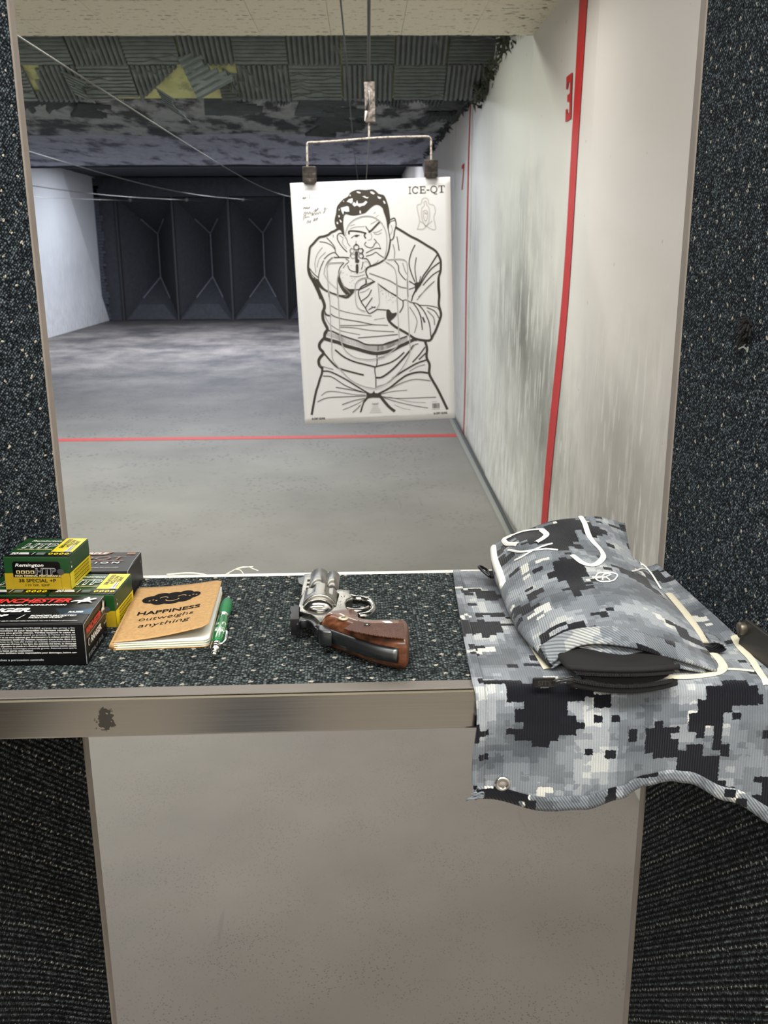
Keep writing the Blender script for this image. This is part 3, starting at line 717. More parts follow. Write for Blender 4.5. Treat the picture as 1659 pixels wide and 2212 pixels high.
# ================================================================ ammunition boxes
def flat(nm, c, rough=0.5, **k):
    t = NT(nm); f = t.noise(t.obj(), 400, 2); cc = srgb(c)
    t.set(t.mix(f, tuple(x * .94 for x in cc[:3]) + (1,), tuple(min(1, x * 1.06) for x in cc[:3]) + (1,)), rough, **k); return t.m
I = dict(green=flat('carton_green', '153e1a', .38), dgreen=flat('carton_dark_green', '0f3016', .38), yellow=flat('carton_yellow', 'dcc818', .38), gold=flat('carton_gold', 'a0861c', .38),
         black=flat('carton_black', '060607', .33, Specular_IOR_Level=.3), white=flat('ink_white', 'e8e8e0', .5), grey=flat('ink_grey', '8b8d8c', .5), red=flat('ink_red', 'd8352f', .5), ink=flat('ink_black', '131313', .9, Specular_IOR_Level=.1),
         cream=flat('ink_cream', 'd6c58c', .5), blue=flat('ink_blue_sheen', '2a4a5c', .4), brown=flat('ink_bronze', '8a5f48', .5), char=flat('carton_charcoal', '130f0e', .42, Specular_IOR_Level=.3), silver=flat('ink_silver', 'b7bdc0', .35), dgrey=flat('ink_dark_grey', '3c3d3f', .5))
def carton(name, label, loc, rz, w, d, h, mat, group=None):
    t = thing(name, label, 'box', loc, rz, group)
    body = box('carton', 0, w, 0, d, 0, h, mat, t, bev=.0007)
    # tuck flap seams on the right end and the front rim
    fl = box('lid_flap', .0006, w - .0006, .0004, d - .0004, h - .0002, h + .0007, mat, t, bev=.0004)
    return t
E_ = 0.00025
def front(w, h): return lambda u, v, l: (u, -.0003 - E_ * l, v)
def topf(d, h): return lambda u, v, l: (u, v, h + .0009 + E_ * l)
def sidef(w): return lambda u, v, l: (w + .0003 + E_ * l, u, v)

def green_box(label, loc, rz):
    w, d, h = .063, .058, .0325
    t = carton('ammunition_box', label, loc, rz, w, d, h, I['green'], 'green and yellow ammunition boxes')
    k = Ink()   # front
    k.rect(.0, .0, w, .0165, I['gold'], 0)
    k.poly([(.0085, .006), (w - .0085, .006), (w - .0085, .0265), (.0085 + .001, .0285), (.0085, .027)][:1] + [(w - .0085, .0065), (w - .0085, .0265), (w - .0105, .0285), (.0105, .0285), (.0085, .0265)], I['black'], 1)
    k.rect(.0085, .0005, w - .0085, .0125, I['gold'], 2)
    k.text('Remington', .0115, .0235, .0032, I['white'], 3, .01, .25, w=.0275)
    k.text('HTP', .0305, .0155, .0068, I['grey'], 3, .035, .05, w=.0200); k.text('HTP', .0309, .01575, .0063, I['black'], 4, -.012, .05, w=.0192)
    k.disc(.0548, .0185, .0035, .0028, I['dgrey'], 3)
    for q in range(4): k.rect(.0120 + q * .0046, .0165, .0156 + q * .0046, .0195, I['cream'], 3); k.disc(.0138 + q * .0046, .018, .0011, .0010, I['black'], 4)
    k.text('HIGH TERMINAL PERFORMANCE', w / 2 + .001, .0132, .0021, I['cream'], 3, .02, w=.044, align='C')
    k.text('38 SPECIAL +P', w / 2, .0078, .0034, I['ink'], 3, .015, w=.036, align='C')
    k.text('110 GR. SJHP', w / 2, .0038, .0024, I['ink'], 3, 0, w=.0235, align='C')
    k.build('front_print', t, front(w, h))
    k = Ink()   # top
    k.rect(.001, .0, w, .0105, I['black'], 0)
    k.rect(.0415, .014, w - .0005, d - .001, I['yellow'], 1)
    k.rect(.0415, .0, w, .014, I['black'], 1)
    k.text('Remington', .0105, .045, .0050, I['white'], 2, .02, .25, w=.030)
    k.text('HTP', .0085, .0245, .0150, I['white'], 2, .045, .1, w=.0325); k.text('HTP', .0093, .0252, .0137, I['dgreen'], 3, .0, .1, w=.0312)
    k.text('HIGH TERMINAL PERFORMANCE', .0060, .0190, .0026, I['cream'], 2, .02, w=.0345)
    k.text('20', .0050, .0045, .0068, I['white'], 2, .03, w=.0070)
    for q in range(3): k.rect(.0128, .0050 + q * .0022, .0235 - q * .001, .0064 + q * .0022, I['white'], 2)
    k.line([(.0262, .004), (.0275, .0115)], .0006, I['white'], 2); k.rect(.0295, .003, .0385, .0115, I['green'], 1)
    for q in range(3): k.rect(.0300, .0045 + q * .0024, .0380, .0057 + q * .0024, I['grey'], 2)
    for q, s in enumerate(('SEMI-JACKETED', 'HOLLOW', 'POINT')): k.text(s, .0485 + q * .0052, .0250 + q * .003, .0040, I['dgreen'], 2, .02, 0, w=.029 - q * .006, rot=rad(88))
    k.poly([(.0545, .0130), (.0605, .0130), (.0600, .0160), (.0590, .0165), (.0590, .0300), (.0578, .0325), (.0562, .0325), (.0552, .0300), (.0552, .0165), (.0545, .016)], I['silver'], 3)
    k.line([(.0572, .0165), (.0572, .0305)], .0007, I['brown'], 4)
    for q in range(4): k.disc(.0440 + q * .0052, .0062, .0021, .0030, I['yellow'], 3, 12); k.disc(.0442 + q * .0052, .0060, .0009, .0012, I['black'], 4, 8)
    k.build('top_print', t, topf(d, h))
    k = Ink()   # right side
    k.rect(.0, .0, d, .0165, I['yellow'], 0)
    for q in range(7): k.rect(.010, .0030 + q * .0018, d - .006, .0037 + q * .0018, I['gold'] if q % 2 else I['ink'], 1)
    k.disc(.0055, .0215, .0012, .0012, I['white'], 1, 10); k.disc(.0050, .0262, .0010, .0010, I['grey'], 1, 10)
    k.build('side_print', t, sidef(w))
    return t
GZ = 1.0503
green_box('green and yellow ammunition box beside the notebook, lower right of its stack', (-.3022, .8480, GZ), rad(-2.6))
green_box('green and yellow ammunition box cut by the left picture edge, under the top box', (-.3672, .8500, GZ), rad(-2.2))
green_box('topmost green and yellow ammunition box, resting on the two others', (-.3460, .8610, GZ + .0340), rad(-3.0))

w, d, h = .124, .066, .0385
t = carton('ammunition_box', 'black ammunition box with red lettering in front of the green boxes', (-.3678, .7615, GZ), rad(-.6), w, d, h, I['black'])
k = Ink()
fr = ["AVERTISSEMENT : Gardez hors de la portee des enfants. Portez des protections auditives et oculaires.", "blessures, voire la mort pour le tireur et ses spectateurs. N'UTILISEZ qu'avec des armes a feu", "en bon etat, concues correctement aux munitions et pour lesquelles le fabricant conseille des",
      "charges a de plus hautes pressions pour une plus grande vitesse. Verifiez toujours le canon et", "la graisse avant de tirer, ou si un leger recul ou un bruit sourd se produit. Si l'arme ne fait pas", "feu, pointez en direction n'offrant aucun danger et ne vous exposez pas directement a la culasse pendant que",
      "vous ouvrez. Ne tirez qu'en dispositif de protection antibruit. Pointez toujours votre arme dans une", "direction sure. NE TIREZ PAS sur des surfaces dures ou de l'eau afin d'eviter un ricochet. Conservez toujours les", "munitions dans un endroit frais et sec. Le dechargement d'armes a feu dans des endroits mal aeres, le nettoyage",
      "ou la manipulation de munitions peut entrainer une exposition au plomb et a d'autres substances connues comme causant", "des dommages au systeme reproducteur et d'autres dommages corporels graves. Assurez-vous que le", "lieu est bien aere. Lavez-vous les mains a fond apres exposition.",
      "Ces conditions echappent a notre controle, nous declinons toute responsabilite pour dommages, lesions cor-"]
for q, s in enumerate(fr[1:] + ["utilisation."]):
    k.text(s, .0030, .0345 - q * .00208, .00150, I['white'] if q % 3 else I['silver'], 1, .008, 0, w=.1135 if q not in (10, 12) else (.076 if q == 10 else .03))
k.text('50 Cartridges  |  50 Cartouches a percussion centrale', .0870, .0048, .0020, I['silver'], 1, 0, 0, w=.078, align='R')
k.build('front_print', t, front(w, h))
k = Ink()
k.rect(0, .0205, w, .0350, I['blue'], 0)
for q in range(14): k.rect(.0, .0208 + q * .001, .100 + .0015 * q, .0212 + q * .001, I['black'], 1)
k.poly([(.0, .0205), (.098, .0205), (.088, .035), (.0, .035)], I['black'], 2)
k.text('WINCHESTER', .0975, .0480, .0096, I['red'], 3, .03, .28, w=.078, align='R')
k.text('LAW ENFORCEMENT AMMUNITION', .0970, .0400, .0032, I['white'], 3, .03, .2, w=.084, align='R')
k.text('RANGER.', .0700, .0255, .0090, I['white'], 3, .04, .28, w=.056, align='R')
k.text('RA38B', .1170, .0225, .0036, I['white'], 3, .03, .2, w=.013, align='R')
k.text('38 SPECIAL', .0405, .0145, .0036, I['white'], 3, .03, .2, w=.022, align='R'); k.text('+P', .0425, .0145, .0055, I['white'], 3, .05, .2, w=.011)
k.text('130 GR.', .0390, .0100, .0032, I['white'], 3, .02, .2, w=.015, align='R')
k.line([(.0640, .0085), (.0680, .0185)], .0007, I['white'], 3)
k.text('BONDED JACKETED', .0735, .0145, .0032, I['white'], 3, .02, .2, w=.040); k.text('HOLLOW POINT', .0735, .0102, .0032, I['white'], 3, .02, .2, w=.030)
k.rect(.0, .0200, w, .0203, I['dgrey'], 3); k.rect(.0, .0355, w, .0358, I['dgrey'], 3)
k.text('WARNING: Keep out of reach of children. See other side for important safety information. Use only in firearms in good condition', .006, .0035, .0017, I['white'], 3, .015, 0, w=.112)
# galloping horse and rider silhouette
hz = [(.0985, .0500), (.1010, .0520), (.1040, .0530), (.1075, .0530), (.1085, .0560), (.1105, .0580), (.1110, .0605), (.1130, .0600), (.1135, .0570), (.1150, .0560), (.1175, .0580), (.1200, .0575), (.1190, .0555), (.1165, .0535), (.1150, .0510), (.1170, .0490),
      (.1180, .0470), (.1160, .0475), (.1135, .0490), (.1110, .0480), (.1085, .0485), (.1075, .0465), (.1050, .0455), (.1060, .0480), (.1045, .0500), (.1015, .0500), (.0990, .0485)]
k.poly(hz, I['white'], 3, 2)
k.build('top_print', t, topf(d, h))
k = Ink()
k.text('WINCHESTER', .0040, .0265, .0060, I['red'], 2, .03, .2, w=.044); k.rect(.004, .0243, .060, .0246, I['silver'], 2)
k.text('RANGER.', .0150, .0150, .0060, I['white'], 2, .03, .2, w=.032); k.disc(.0090, .0180, .0032, .0036, I['silver'], 2, 14); k.disc(.0090, .0180, .0023, .0026, I['black'], 3, 14)
k.text('38 SPECIAL +P  130 GR.', .0040, .0050, .0038, I['grey'], 2, .01, 0, w=.046); k.text('RA38B', .0550, .0150, .0025, I['silver'], 2, 0, 0, w=.008)
k.poly([(x * .55 - .004, y * .8 - .010) for x, y in [(a[0], a[1]) for a in hz]], I['white'], 2)
k.build('side_print', t, sidef(w))
mesh('lid_edge', *tube_vf([(w + .0002, .0005, h + .0004), (w - .0010, .0008, h + .0005), (.002, .0005, h + .0004)], .00035, 5, False), I['dgrey'], t)
mesh('worn_corner', *tube_vf([(w - .0001, .0002, .001), (w, .0001, h - .001), (w - .0002, d * .5, h + .0008), (w - .0003, d - .001, h + .0008)], .00028, 5, False), I['grey'], t)

w, d, h = .124, .064, .0315
t = carton('ammunition_box', 'dark brown ammunition box behind the green boxes at the bench rear', (-.3672, .9135, GZ), rad(.3), w, d, h, I['char'])
k = Ink()
k.poly([(.0, .054), (.088, .054), (.096, .0638), (.0, .0638)], I['brown'], 1)
k.text('PURPLE', .0905, .0560, .0055, I['white'], 2, .03, .2, w=.034, align='R')
k.text('SHOOT', .1120, .0370, .0115, I['brown'], 2, .0, .12, w=.078, align='R'); k.rect(.040, .0325, .112, .0340, I['brown'], 2)
k.text('E D I T I O N', .1095, .0245, .0050, I['white'], 2, .02, .1, w=.060, align='R')
k.rect(.1105, .054, .1195, .060, I['brown'], 1)
k.text('WARNING: Keep out of reach of children. Other warnings on package', .1120, .0110, .0018, I['white'], 2, .02, 0, w=.050, align='R')
k.build('top_print', t, topf(d, h))
k = Ink(); k.text('38 SPECIAL', .008, .006, .005, I['dgrey'], 1, 0, 0, w=.035); k.disc(.055, .024, .0015, .0015, I['grey'], 1, 10); k.build('side_print', t, sidef(w))
mesh('worn_corner', *tube_vf([(w, .0, .002), (w, .0001, h + .0006), (w - .0012, d * .5, h + .0009), (w - .0003, d - .001, h + .0009), (w, d - .001, .002)], .0004, 5, False), I['grey'], t)

# ================================================================ notebook
nb = thing('notebook', 'small kraft paper notebook with a smiling cloud on its cover', 'notebook', (-.2290, .7900, GZ + .0002), rad(3.2))
NW, NL = .0860, .1420
def rrect(x0, y0, x1, y1, r, left=False):
    o = []
    for cx, cy, a0, rr_ in ((x1 - r, y0 + r, -90, r), (x1 - r, y1 - r, 0, r), (x0 + r, y1 - r, 90, r), (x0 + r, y0 + r, 180, r)):
        if left and cx < (x0 + x1) / 2: o.append((x0, y1 if cy > (y0 + y1) / 2 else y0)); continue
        for q in range(7): a = rad(a0 + 15 * q); o.append((cx + rr_ * math.cos(a), cy + rr_ * math.sin(a)))
    return o
paper = flat('notebook_paper', 'd9dcc6', .8); paper2 = flat('notebook_page_top', 'e4e6dc', .8)
kraft_t = NT('kraft_cover'); kf = kraft_t.noise(kraft_t.obj(), 260, 5, .7); kraft_t.set(kraft_t.ramp(kf, [(.3, srgb('a07c4c')), (.7, srgb('bb9662'))]), .8); kraft_t.bump(kf, .15, .0004); kraft = kraft_t.m
plate('back_cover', [rrect(0, 0, NW, NL, .006, True)], 0, .0006, kraft, nb)
for q in range(9):
    z0 = .0007 + q * .00072
    plate('page_sheaf', [rrect(.0012, .0006 * math.sin(q * 2.1) + .0006, NW - .0006 + .0005 * math.sin(q * 1.7), NL - .0008, .006, True)], z0, z0 + .00056, paper if q < 8 else paper2, nb)
def cover_z(u, v):   # u 0..1 spine->edge, v 0..1 near->far
    return .0080 + (.0132 * (1 - v) ** 1.1 + .0062 * v) * u ** 1.3 - .0012 * math.sin(PI * u)
NU, NV = 20, 26; v = []; f = []
R_ = .006
for b in range(NV + 1):
    for a in range(NU + 1):
        u, q = a / NU, b / NV; y = q * NL; xr = NW
        if y < R_: xr = NW - R_ + math.sqrt(max(0, R_ ** 2 - (R_ - y) ** 2))
        if NL - y < R_: xr = NW - R_ + math.sqrt(max(0, R_ ** 2 - (R_ - (NL - y)) ** 2))
        x = xr * u; v.append((x, y, cover_z(x / NW, q)))
for b in range(NV):
    for a in range(NU): kx = b * (NU + 1) + a; f.append((kx, kx + 1, kx + NU + 2, kx + NU + 1))
cov = mesh('front_cover', v, f, kraft, nb, smooth=True); so = cov.modifiers.new('solid', 'SOLIDIFY'); so.thickness = .0004; so.offset = -1
v, f = tube_vf([(0.0002, 0.0005, .0038), (0.0002, NL - .0005, .0038)], .0037, 12, False, flat=1.0); mesh('spine', v, f, kraft, nb, smooth=True)
k = Ink(); s_ = NW
for cx, cy, rx, ry in ((.22, .625, .11, .075), (.33, .665, .11, .085), (.33, .59, .115, .08), (.47, .655, .12, .095), (.47, .585, .12, .085), (.60, .675, .10, .08), (.60, .60, .11, .085), (.70, .64, .085, .065)):
    k.disc(cx * NW, (cy + .10) * NL, rx * NW, ry * NL * .95, I['ink'], 1, 24)
for cx in (.36, .57):
    k.line([((cx + .045 * math.cos(a)) * NW, (.735 + .026 * math.sin(a)) * NL) for a in np.linspace(0.2, PI - .2, 7)], .0012, kraft, 2)
k.line([((.465 + .075 * math.cos(a)) * NW, (.700 + .035 * math.sin(a)) * NL) for a in np.linspace(PI + .1, 2 * PI - .1, 8)], .0012, kraft, 2)
for cx, cy in ((.20, .70), (.24, .715), (.28, .70), (.66, .725), (.70, .74), (.74, .725)): k.disc(cx * NW, cy * NL, .0011, .0011, kraft, 2, 8)
k.text('HAPPINESS', .13 * NW, .435 * NL, .0094, I['ink'], 1, .022, 0, w=.70 * NW)
k.text('outweighs', .175 * NW, .325 * NL, .0094, I['ink'], 1, -.004, .12, w=.60 * NW)
k.text('anything', .20 * NW, .210 * NL, .0094, I['ink'], 1, -.004, .12, w=.56 * NW)
k.build('cover_print', nb, lambda x, y, l: (x, y, cover_z(x / NW, y / NL) + .00025 + .00012 * l))

# ================================================================ pen
pen = thing('ballpoint_pen', 'green ballpoint pen with silver clip and button beside the notebook', 'pen', (-.1345, .7720, GZ + .0064), rad(2.6))
pg = NT('pen_barrel'); pg.set(srgb('0f7d3c'), .18); pg.b.inputs['Transmission Weight'].default_value = .35; pg.b.inputs['Coat Weight'].default_value = .5
pgr = plain('pen_rubber_grip', '1b6b3d', .65); chrome = NT('chrome'); chrome.set(srgb('dcdcd8'), .12, 1.0); chrome = chrome.m
lathe('barrel', [(.0001, .012), (.0048, .012), (.0052, .018), (.0056, .028), (.0060, .045), (.0056, .060), (.0050, .074), (.0047, .080), (.0001, .080)], pg.m, pen, 28, 'Y')
lathe('rubber_grip', [(.0048, .0800), (.0052, .086), (.0060, .096), (.0060, .106), (.0050, .117), (.0034, .1245), (.0001, .1245)], pgr, pen, 28, 'Y')
lathe('ring', [(.0050, .0785), (.0055, .0788), (.0055, .0808), (.0050, .0811)], chrome, pen, 28, 'Y')
lathe('tip', [(.0030, .1245), (.0026, .127), (.0010, .1325), (.0004, .1335), (.0001, .1337)], plain('pale_pen_tip', 'd9ded8', .35), pen, 20, 'Y')
lathe('end_cap', [(.0001, .002), (.0036, .002), (.0048, .005), (.0052, .012), (.0048, .0135)], chrome, pen, 28, 'Y')
lathe('button', [(.0001, -.0085), (.0022, -.0085), (.0028, -.006), (.0026, .002)], chrome, pen, 18, 'Y')
tube('clip', [(.0035, .006, .0040), (.0068, .008, .0042), (.0082, .018, .0040), (.0074, .034, .0030), (.0062, .040, .0022)], .0012, chrome, pen, flat=.6)
k = Ink(); k.text('LEARFIELD', 0, .0, .0040, I['white'], 1, .04, .1, w=.0240); k.text('TIRE SERVICE', .001, -.0058, .0026, I['white'], 1, .02, 0, w=.0200)
k.build('lettering', pen, lambda u, v, l: (-(.0059) * math.cos(PI / 2 + (-v + .000) / .0058 * -1 + .35) * 1.0, .0310 + u, .0059 * math.sin(PI / 2 + v / .0058 + .35)))

# ================================================================ revolver (lies on its left side, muzzle downrange)
gun = thing('revolver', 'short barrelled stainless revolver with checkered wooden grip on the bench', 'revolver', (0, 0, 0))
def gunmetal(nm, c, r):
    t = NT(nm); n = t.noise(t.mapping(t.obj(), sc=(300, 1200, 300)), 1, 3); t.set(t.mix(n, srgb(c), tuple(min(1, x * 1.25) for x in srgb(c)[:3]) + (1,)), r, 1.0); t.bump(n, .05, .0002); return t.m
GS = gunmetal('stainless_steel', '8d8b85', .27); GP = gunmetal('polished_steel', 'b0aea8', .14); GD = gunmetal('darker_steel', '5f6263', .35)  # GD: darker, rougher steel for front sight, hammer and backstrap
wd = NT('walnut'); wn = wd.noise(wd.mapping(wd.obj(), sc=(22, 190, 150), rot=(0, 0, rad(-22))), 1, 5, .6)
wd.set(wd.ramp(wn, [(.3, srgb('2c180e')), (.5, srgb('54301d')), (.72, srgb('744a2e'))]), .32); wd.b.inputs['Coat Weight'].default_value = .35; WD = wd.m
ck = NT('checkered_walnut'); cn = ck.noise(ck.obj(), 120, 4); uvx = ck.mapping(ck.obj(), rot=(0, 0, rad(45)), sc=(1100, 1100, 0.0))
sxy = ck.n('ShaderNodeSeparateXYZ'); ck.l(uvx, sxy.inputs[0])
ch_ = ck.math('MULTIPLY', ck.math('ABSOLUTE', ck.math('SINE', ck.math('MULTIPLY', sxy.outputs['X'], 1.9))), ck.math('ABSOLUTE', ck.math('SINE', ck.math('MULTIPLY', sxy.outputs['Y'], 1.9))))
ck.set(ck.mix(ch_, srgb('2a150d'), ck.mix(cn, srgb('5f3623'), srgb('7d4d35'))), .45); ck.bump(ch_, .8, .0008); CK = ck.m
zc_ = 1.0500 + .018    # bore axis height
# frame with cylinder window
outer = [(-0.0551,0.8817),(-0.0611,0.8729),(-0.0628,0.8577),(-0.0639,0.8446),(-0.0642,0.8296),(-0.0628,0.8279),(-0.0624,0.8183),(-0.0574,0.8126),(-0.0519,0.8102),(-0.0474,0.8024),(-0.0425,0.7906),(-0.0354,0.7956),(-0.0243,0.8016),(-0.0162,0.8078),(-0.0077,0.8118),(-0.0114,0.8182),(-0.0172,0.8197),(-0.0192,0.8257),(-0.0203,0.8372),(-0.0189,0.8465),(-0.0156,0.8516),(-0.0141,0.853),(-0.0138,0.8568),(-0.0163,0.8621),(-0.0161,0.8722),(-0.0259,0.8746),(-0.0294,0.8737),(-0.0311,0.8698),(-0.0335,0.8759),(-0.042,0.8817),(-0.0483,0.8845)]
hole = [(-0.0573,0.8678),(-0.06,0.8338),(-0.0548,0.8324),(-0.0366,0.829),(-0.0297,0.8281),(-0.0269,0.8612),(-0.0297,0.8657),(-0.0433,0.8697),(-0.0521,0.8705)]
plate('frame', [outer, hole], 1.0505 + .010, 1.0505 + .0245, GS, gun, bev=.0012)
# barrel, ejector shroud, vented rib
bx = -.0485
lathe('barrel', [(.0045, .930), (.0052, .9312), (.0092, .9312), (.0100, .9295), (.0100, .900), (.0100, .866), (.0001, .866)], GS, gun, 32, 'Y', (bx, 0, zc_))
lathe('bore', [(.0001, .9285), (.0045, .9285), (.0047, .9309)], M['black'], gun, 20, 'Y', (bx, 0, zc_))
lathe('ejector_shroud', [(.0001, .9300), (.0064, .9300), (.0072, .9285), (.0072, .905), (.0072, .866), (.0001, .866)], GS, gun, 28, 'Y', (bx + .0138, 0, zc_))
box('barrel_web', bx, bx + .0138, .866, .929, zc_ - .0050, zc_ + .0050, GS, gun, bev=.0008)
rib = plate('vented_rib', [[(-.0645, .9285), (-.0560, .9310), (-.0560, .868), (-.0640, .868)], [(-.0600, .9130), (-.0575, .9130), (-.0575, .9060), (-.0600, .9060)], [(-.0600, .9010), (-.0575, .9010), (-.0575, .8940), (-.0600, .8940)], [(-.0600, .8890), (-.0575, .8890), (-.0575, .8820), (-.0600, .8820)]], zc_ - .0042, zc_ + .0042, GS, gun, bev=.0006)
box('vent_shadow', -.0603, -.0572, .881, .914, zc_ - .0030, zc_ + .0012, M['black'], gun)
plate('front_sight', [[(-.0715, .9240), (-.0640, .9280), (-.0640, .9020), (-.0690, .9080)]], zc_ - .0016, zc_ + .0016, GD, gun, bev=.0003)
# fluted cylinder
def cylinder(cx, y0, y1, R, zc):
    v = []; f = []; NS, NY = 120, 26
    ysc = [0, .015, .03] + [i / (NY - 3) for i in range(1, NY - 3)] + [.985, 1.0]; ysc = sorted(set(ysc))
    for i, s in enumerate(ysc):
        y = y0 + (y1 - y0) * s; rb = R - (.0012 if s in (0, 1.0) else (.0004 if s in (.015, .985) else 0))
        for q in range(NS):
            a = 2 * PI * q / NS; ph = ((a + PI / 6 + .52) % (PI / 3)) - PI / 6
            g = max(0.0, 1 - (ph / .26) ** 2); fl = max(0.0, min(1.0, (s - .30) / .16)); fl = math.sin(fl * PI / 2)
            r = rb - .0030 * g ** .7 * fl
            v.append((cx + r * math.sin(a), y, zc + r * math.cos(a)))
    n = len(ysc)
    for i in range(n - 1):
        for q in range(NS): q2 = (q + 1) % NS; f.append((i * NS + q, i * NS + q2, (i + 1) * NS + q2, (i + 1) * NS + q))
    f.append(tuple(range(NS))); f.append(tuple((n - 1) * NS + q for q in range(NS))[::-1])
    o = mesh('cylinder', v, f, GS, gun); bm = bmesh.new(); bm.from_mesh(o.data); bmesh.ops.recalc_face_normals(bm, faces=bm.faces); bm.to_mesh(o.data); bm.free()
    o.data.shade_smooth(); o.data.set_sharp_from_angle(angle=rad(40)); return o
cylinder(-.0445, .8325, .8665, .0172, 1.0505 + .0178)
# recoil shield: domed boss behind the cylinder
v = []; f = []
for i in range(13):
    for q in range(33):
        th = PI / 2 * i / 12; ph = 2 * PI * q / 32
        v.append((-.0452 + .0150 * math.sin(th) * math.cos(ph), .8262 + .0078 * math.sin(th) * math.sin(ph), 1.0505 + .0215 + .0115 * math.cos(th)))
for i in range(12):
    for q in range(32): k0 = i * 33 + q; f.append((k0, k0 + 33, k0 + 34, k0 + 1))
mesh('recoil_shield', v, f, GP, gun, smooth=True)
plate('shield_lip', [[(-0.0561,0.8265),(-0.0528,0.8196),(-0.0476,0.8154),(-0.0426,0.8143),(-0.0378,0.8168),(-0.0343,0.8229),(-0.0364,0.8244),(-0.0412,0.8191),(-0.047,0.8193),(-0.0522,0.8252),(-0.0544,0.8273)]], 1.0505 + .0235, 1.0505 + .0262, GP, gun, bev=.0008, curve=3)
for q, (x, y, r) in enumerate([(-0.0229,0.855),(-0.0254,0.8415),(-0.0256,0.8323),(-0.0329,0.8106)] and [(p[0], p[1], rr_) for p, rr_ in zip([(-0.0229,0.855),(-0.0254,0.8415),(-0.0256,0.8323),(-0.0329,0.8106)], (.0021, .0011, .0011, .0016))]):
    lathe('screw', [(.0001, 0), (r, 0), (r, .0005), (r * .8, .0008), (.0001, .0009)], GP, gun, 16, 'Z', (x, y, 1.0505 + .0242))
tg = [Vector((p[0], p[1], 1.0505 + .0175)) for p in [(-0.018,0.8663),(-0.0145,0.8662),(-0.0101,0.8626),(-0.0041,0.8612),(0.0011,0.8567),(0.0045,0.8487),(0.0059,0.8385),(0.0052,0.8294),(0.0022,0.8228),(-0.0024,0.8186),(-0.007,0.817)]]
v, f = tube_vf(tg, .0030, 12, True, 6); v = [Vector((p.x, p.y, 1.0505 + .0175 + (p.z - 1.0505 - .0175) * 1.55)) for p in v]; mesh('trigger_guard', v, f, GP, gun, smooth=True)
tgr = [Vector((p[0], p[1], 1.0505 + .0175)) for p in [(-0.0193,0.8362),(-0.0142,0.8333),(-0.0083,0.8331),(-0.0032,0.8361),(0.0002,0.8403),(0.0017,0.8432)]]
v, f = tube_vf(tgr, lambda s: .0034 - .0018 * s, 12, True, 5); mesh('trigger', v, f, GP, gun, smooth=True)
plate('hammer', [[(-0.0621,0.8131),(-0.0577,0.8155),(-0.051,0.8144),(-0.0465,0.805),(-0.0434,0.7933),(-0.0433,0.784),(-0.0463,0.7852),(-0.0497,0.7967),(-0.0546,0.8038),(-0.0601,0.804),(-0.0621,0.7977),(-0.0626,0.7919),(-0.0638,0.7982),(-0.0636,0.8078)]], 1.0505 + .0128, 1.0505 + .0212, GD, gun, bev=.0012, curve=3)
plate('rear_sight', [[(-0.0719,0.8302),(-0.0684,0.8305),(-0.0683,0.8344),(-0.0637,0.8326),(-0.0615,0.7992),(-0.0694,0.7988),(-0.0706,0.8107),(-0.0698,0.8128),(-0.07,0.8161),(-0.0712,0.8183)]], 1.0505 + .0085, 1.0505 + .0245, M['black'], gun, bev=.0005)
# grip
gp = [tuple(p) for p in [(-0.0411,0.7851),(-0.0401,0.7938),(-0.0372,0.8018),(-0.0317,0.806),(-0.0244,0.8083),(-0.0162,0.8089),(-0.0097,0.8087),(-0.008,0.8047),(-0.0078,0.7971),(-0.006,0.7905),(-0.0012,0.7853),(0.0048,0.7836),(0.0143,0.7831),(0.0239,0.7827),(0.0326,0.7824),(0.0361,0.7798),(0.0371,0.7716)]] + \
     [tuple(p) for p in [(0.0356,0.7433),(0.034,0.7341),(0.0298,0.7339),(0.0224,0.7367),(0.0112,0.7427),(-0.0002,0.7505),(-0.0118,0.7609),(-0.0237,0.7719),(-0.0318,0.7794),(-0.0363,0.7832),(-0.0396,0.7874)]]
gb = puff('grip', gp, 1.0508, 1.0506 + .0322, .0100, WD, gun, res=3)
st = [Vector((p[0], p[1] - .0012, 1.0505 + .0165)) for p in [(-0.0445,0.7913),(-0.0417,0.7875),(-0.0375,0.7832),(-0.0318,0.7782),(-0.0237,0.7707),(-0.0118,0.7597),(-0.0002,0.7494),(0.0112,0.7415),(0.0257,0.7348)]]
v, f = tube_vf(st, .0042, 14, True, 5); v = [Vector((p.x, p.y, 1.0505 + .0165 + (p.z - 1.0505 - .0165) * 1.6)) for p in v]; mesh('backstrap', v, f, GD, gun, smooth=True)
plate('strap_shoulder', [[(-0.0423,0.7837),(-0.0399,0.7852),(-0.0349,0.7814),(-0.0317,0.7731),(-0.0314,0.7687),(-0.0361,0.7693),(-0.0409,0.7715),(-0.0432,0.7786)]], 1.0505 + .0100, 1.0505 + .0245, GD, gun, bev=.0015, curve=3)
plate('checkered_panel', [[(-0.0202,0.7553),(-0.0155,0.7635),(-0.0074,0.7746),(-0.0051,0.7704),(-0.0012,0.7674),(0.0047,0.7668),(0.0195,0.7663),(0.0318,0.766),(0.0315,0.7476),(0.031,0.7324),(0.0187,0.7357),(0.0059,0.7405),(-0.0077,0.7471)]], 1.0506 + .0315, 1.0506 + .0327, CK, gun, bev=.0003)
mx, my = [(-0.0207,0.7797)][0]
lathe('medallion', [(.0001, 0), (.0046, 0), (.0048, .0006), (.0042, .0011), (.0001, .0012)], plain('medallion_silver', 'c9bda0', .35, .6), gun, 24, 'Z', (mx, my, 1.0506 + .0318))
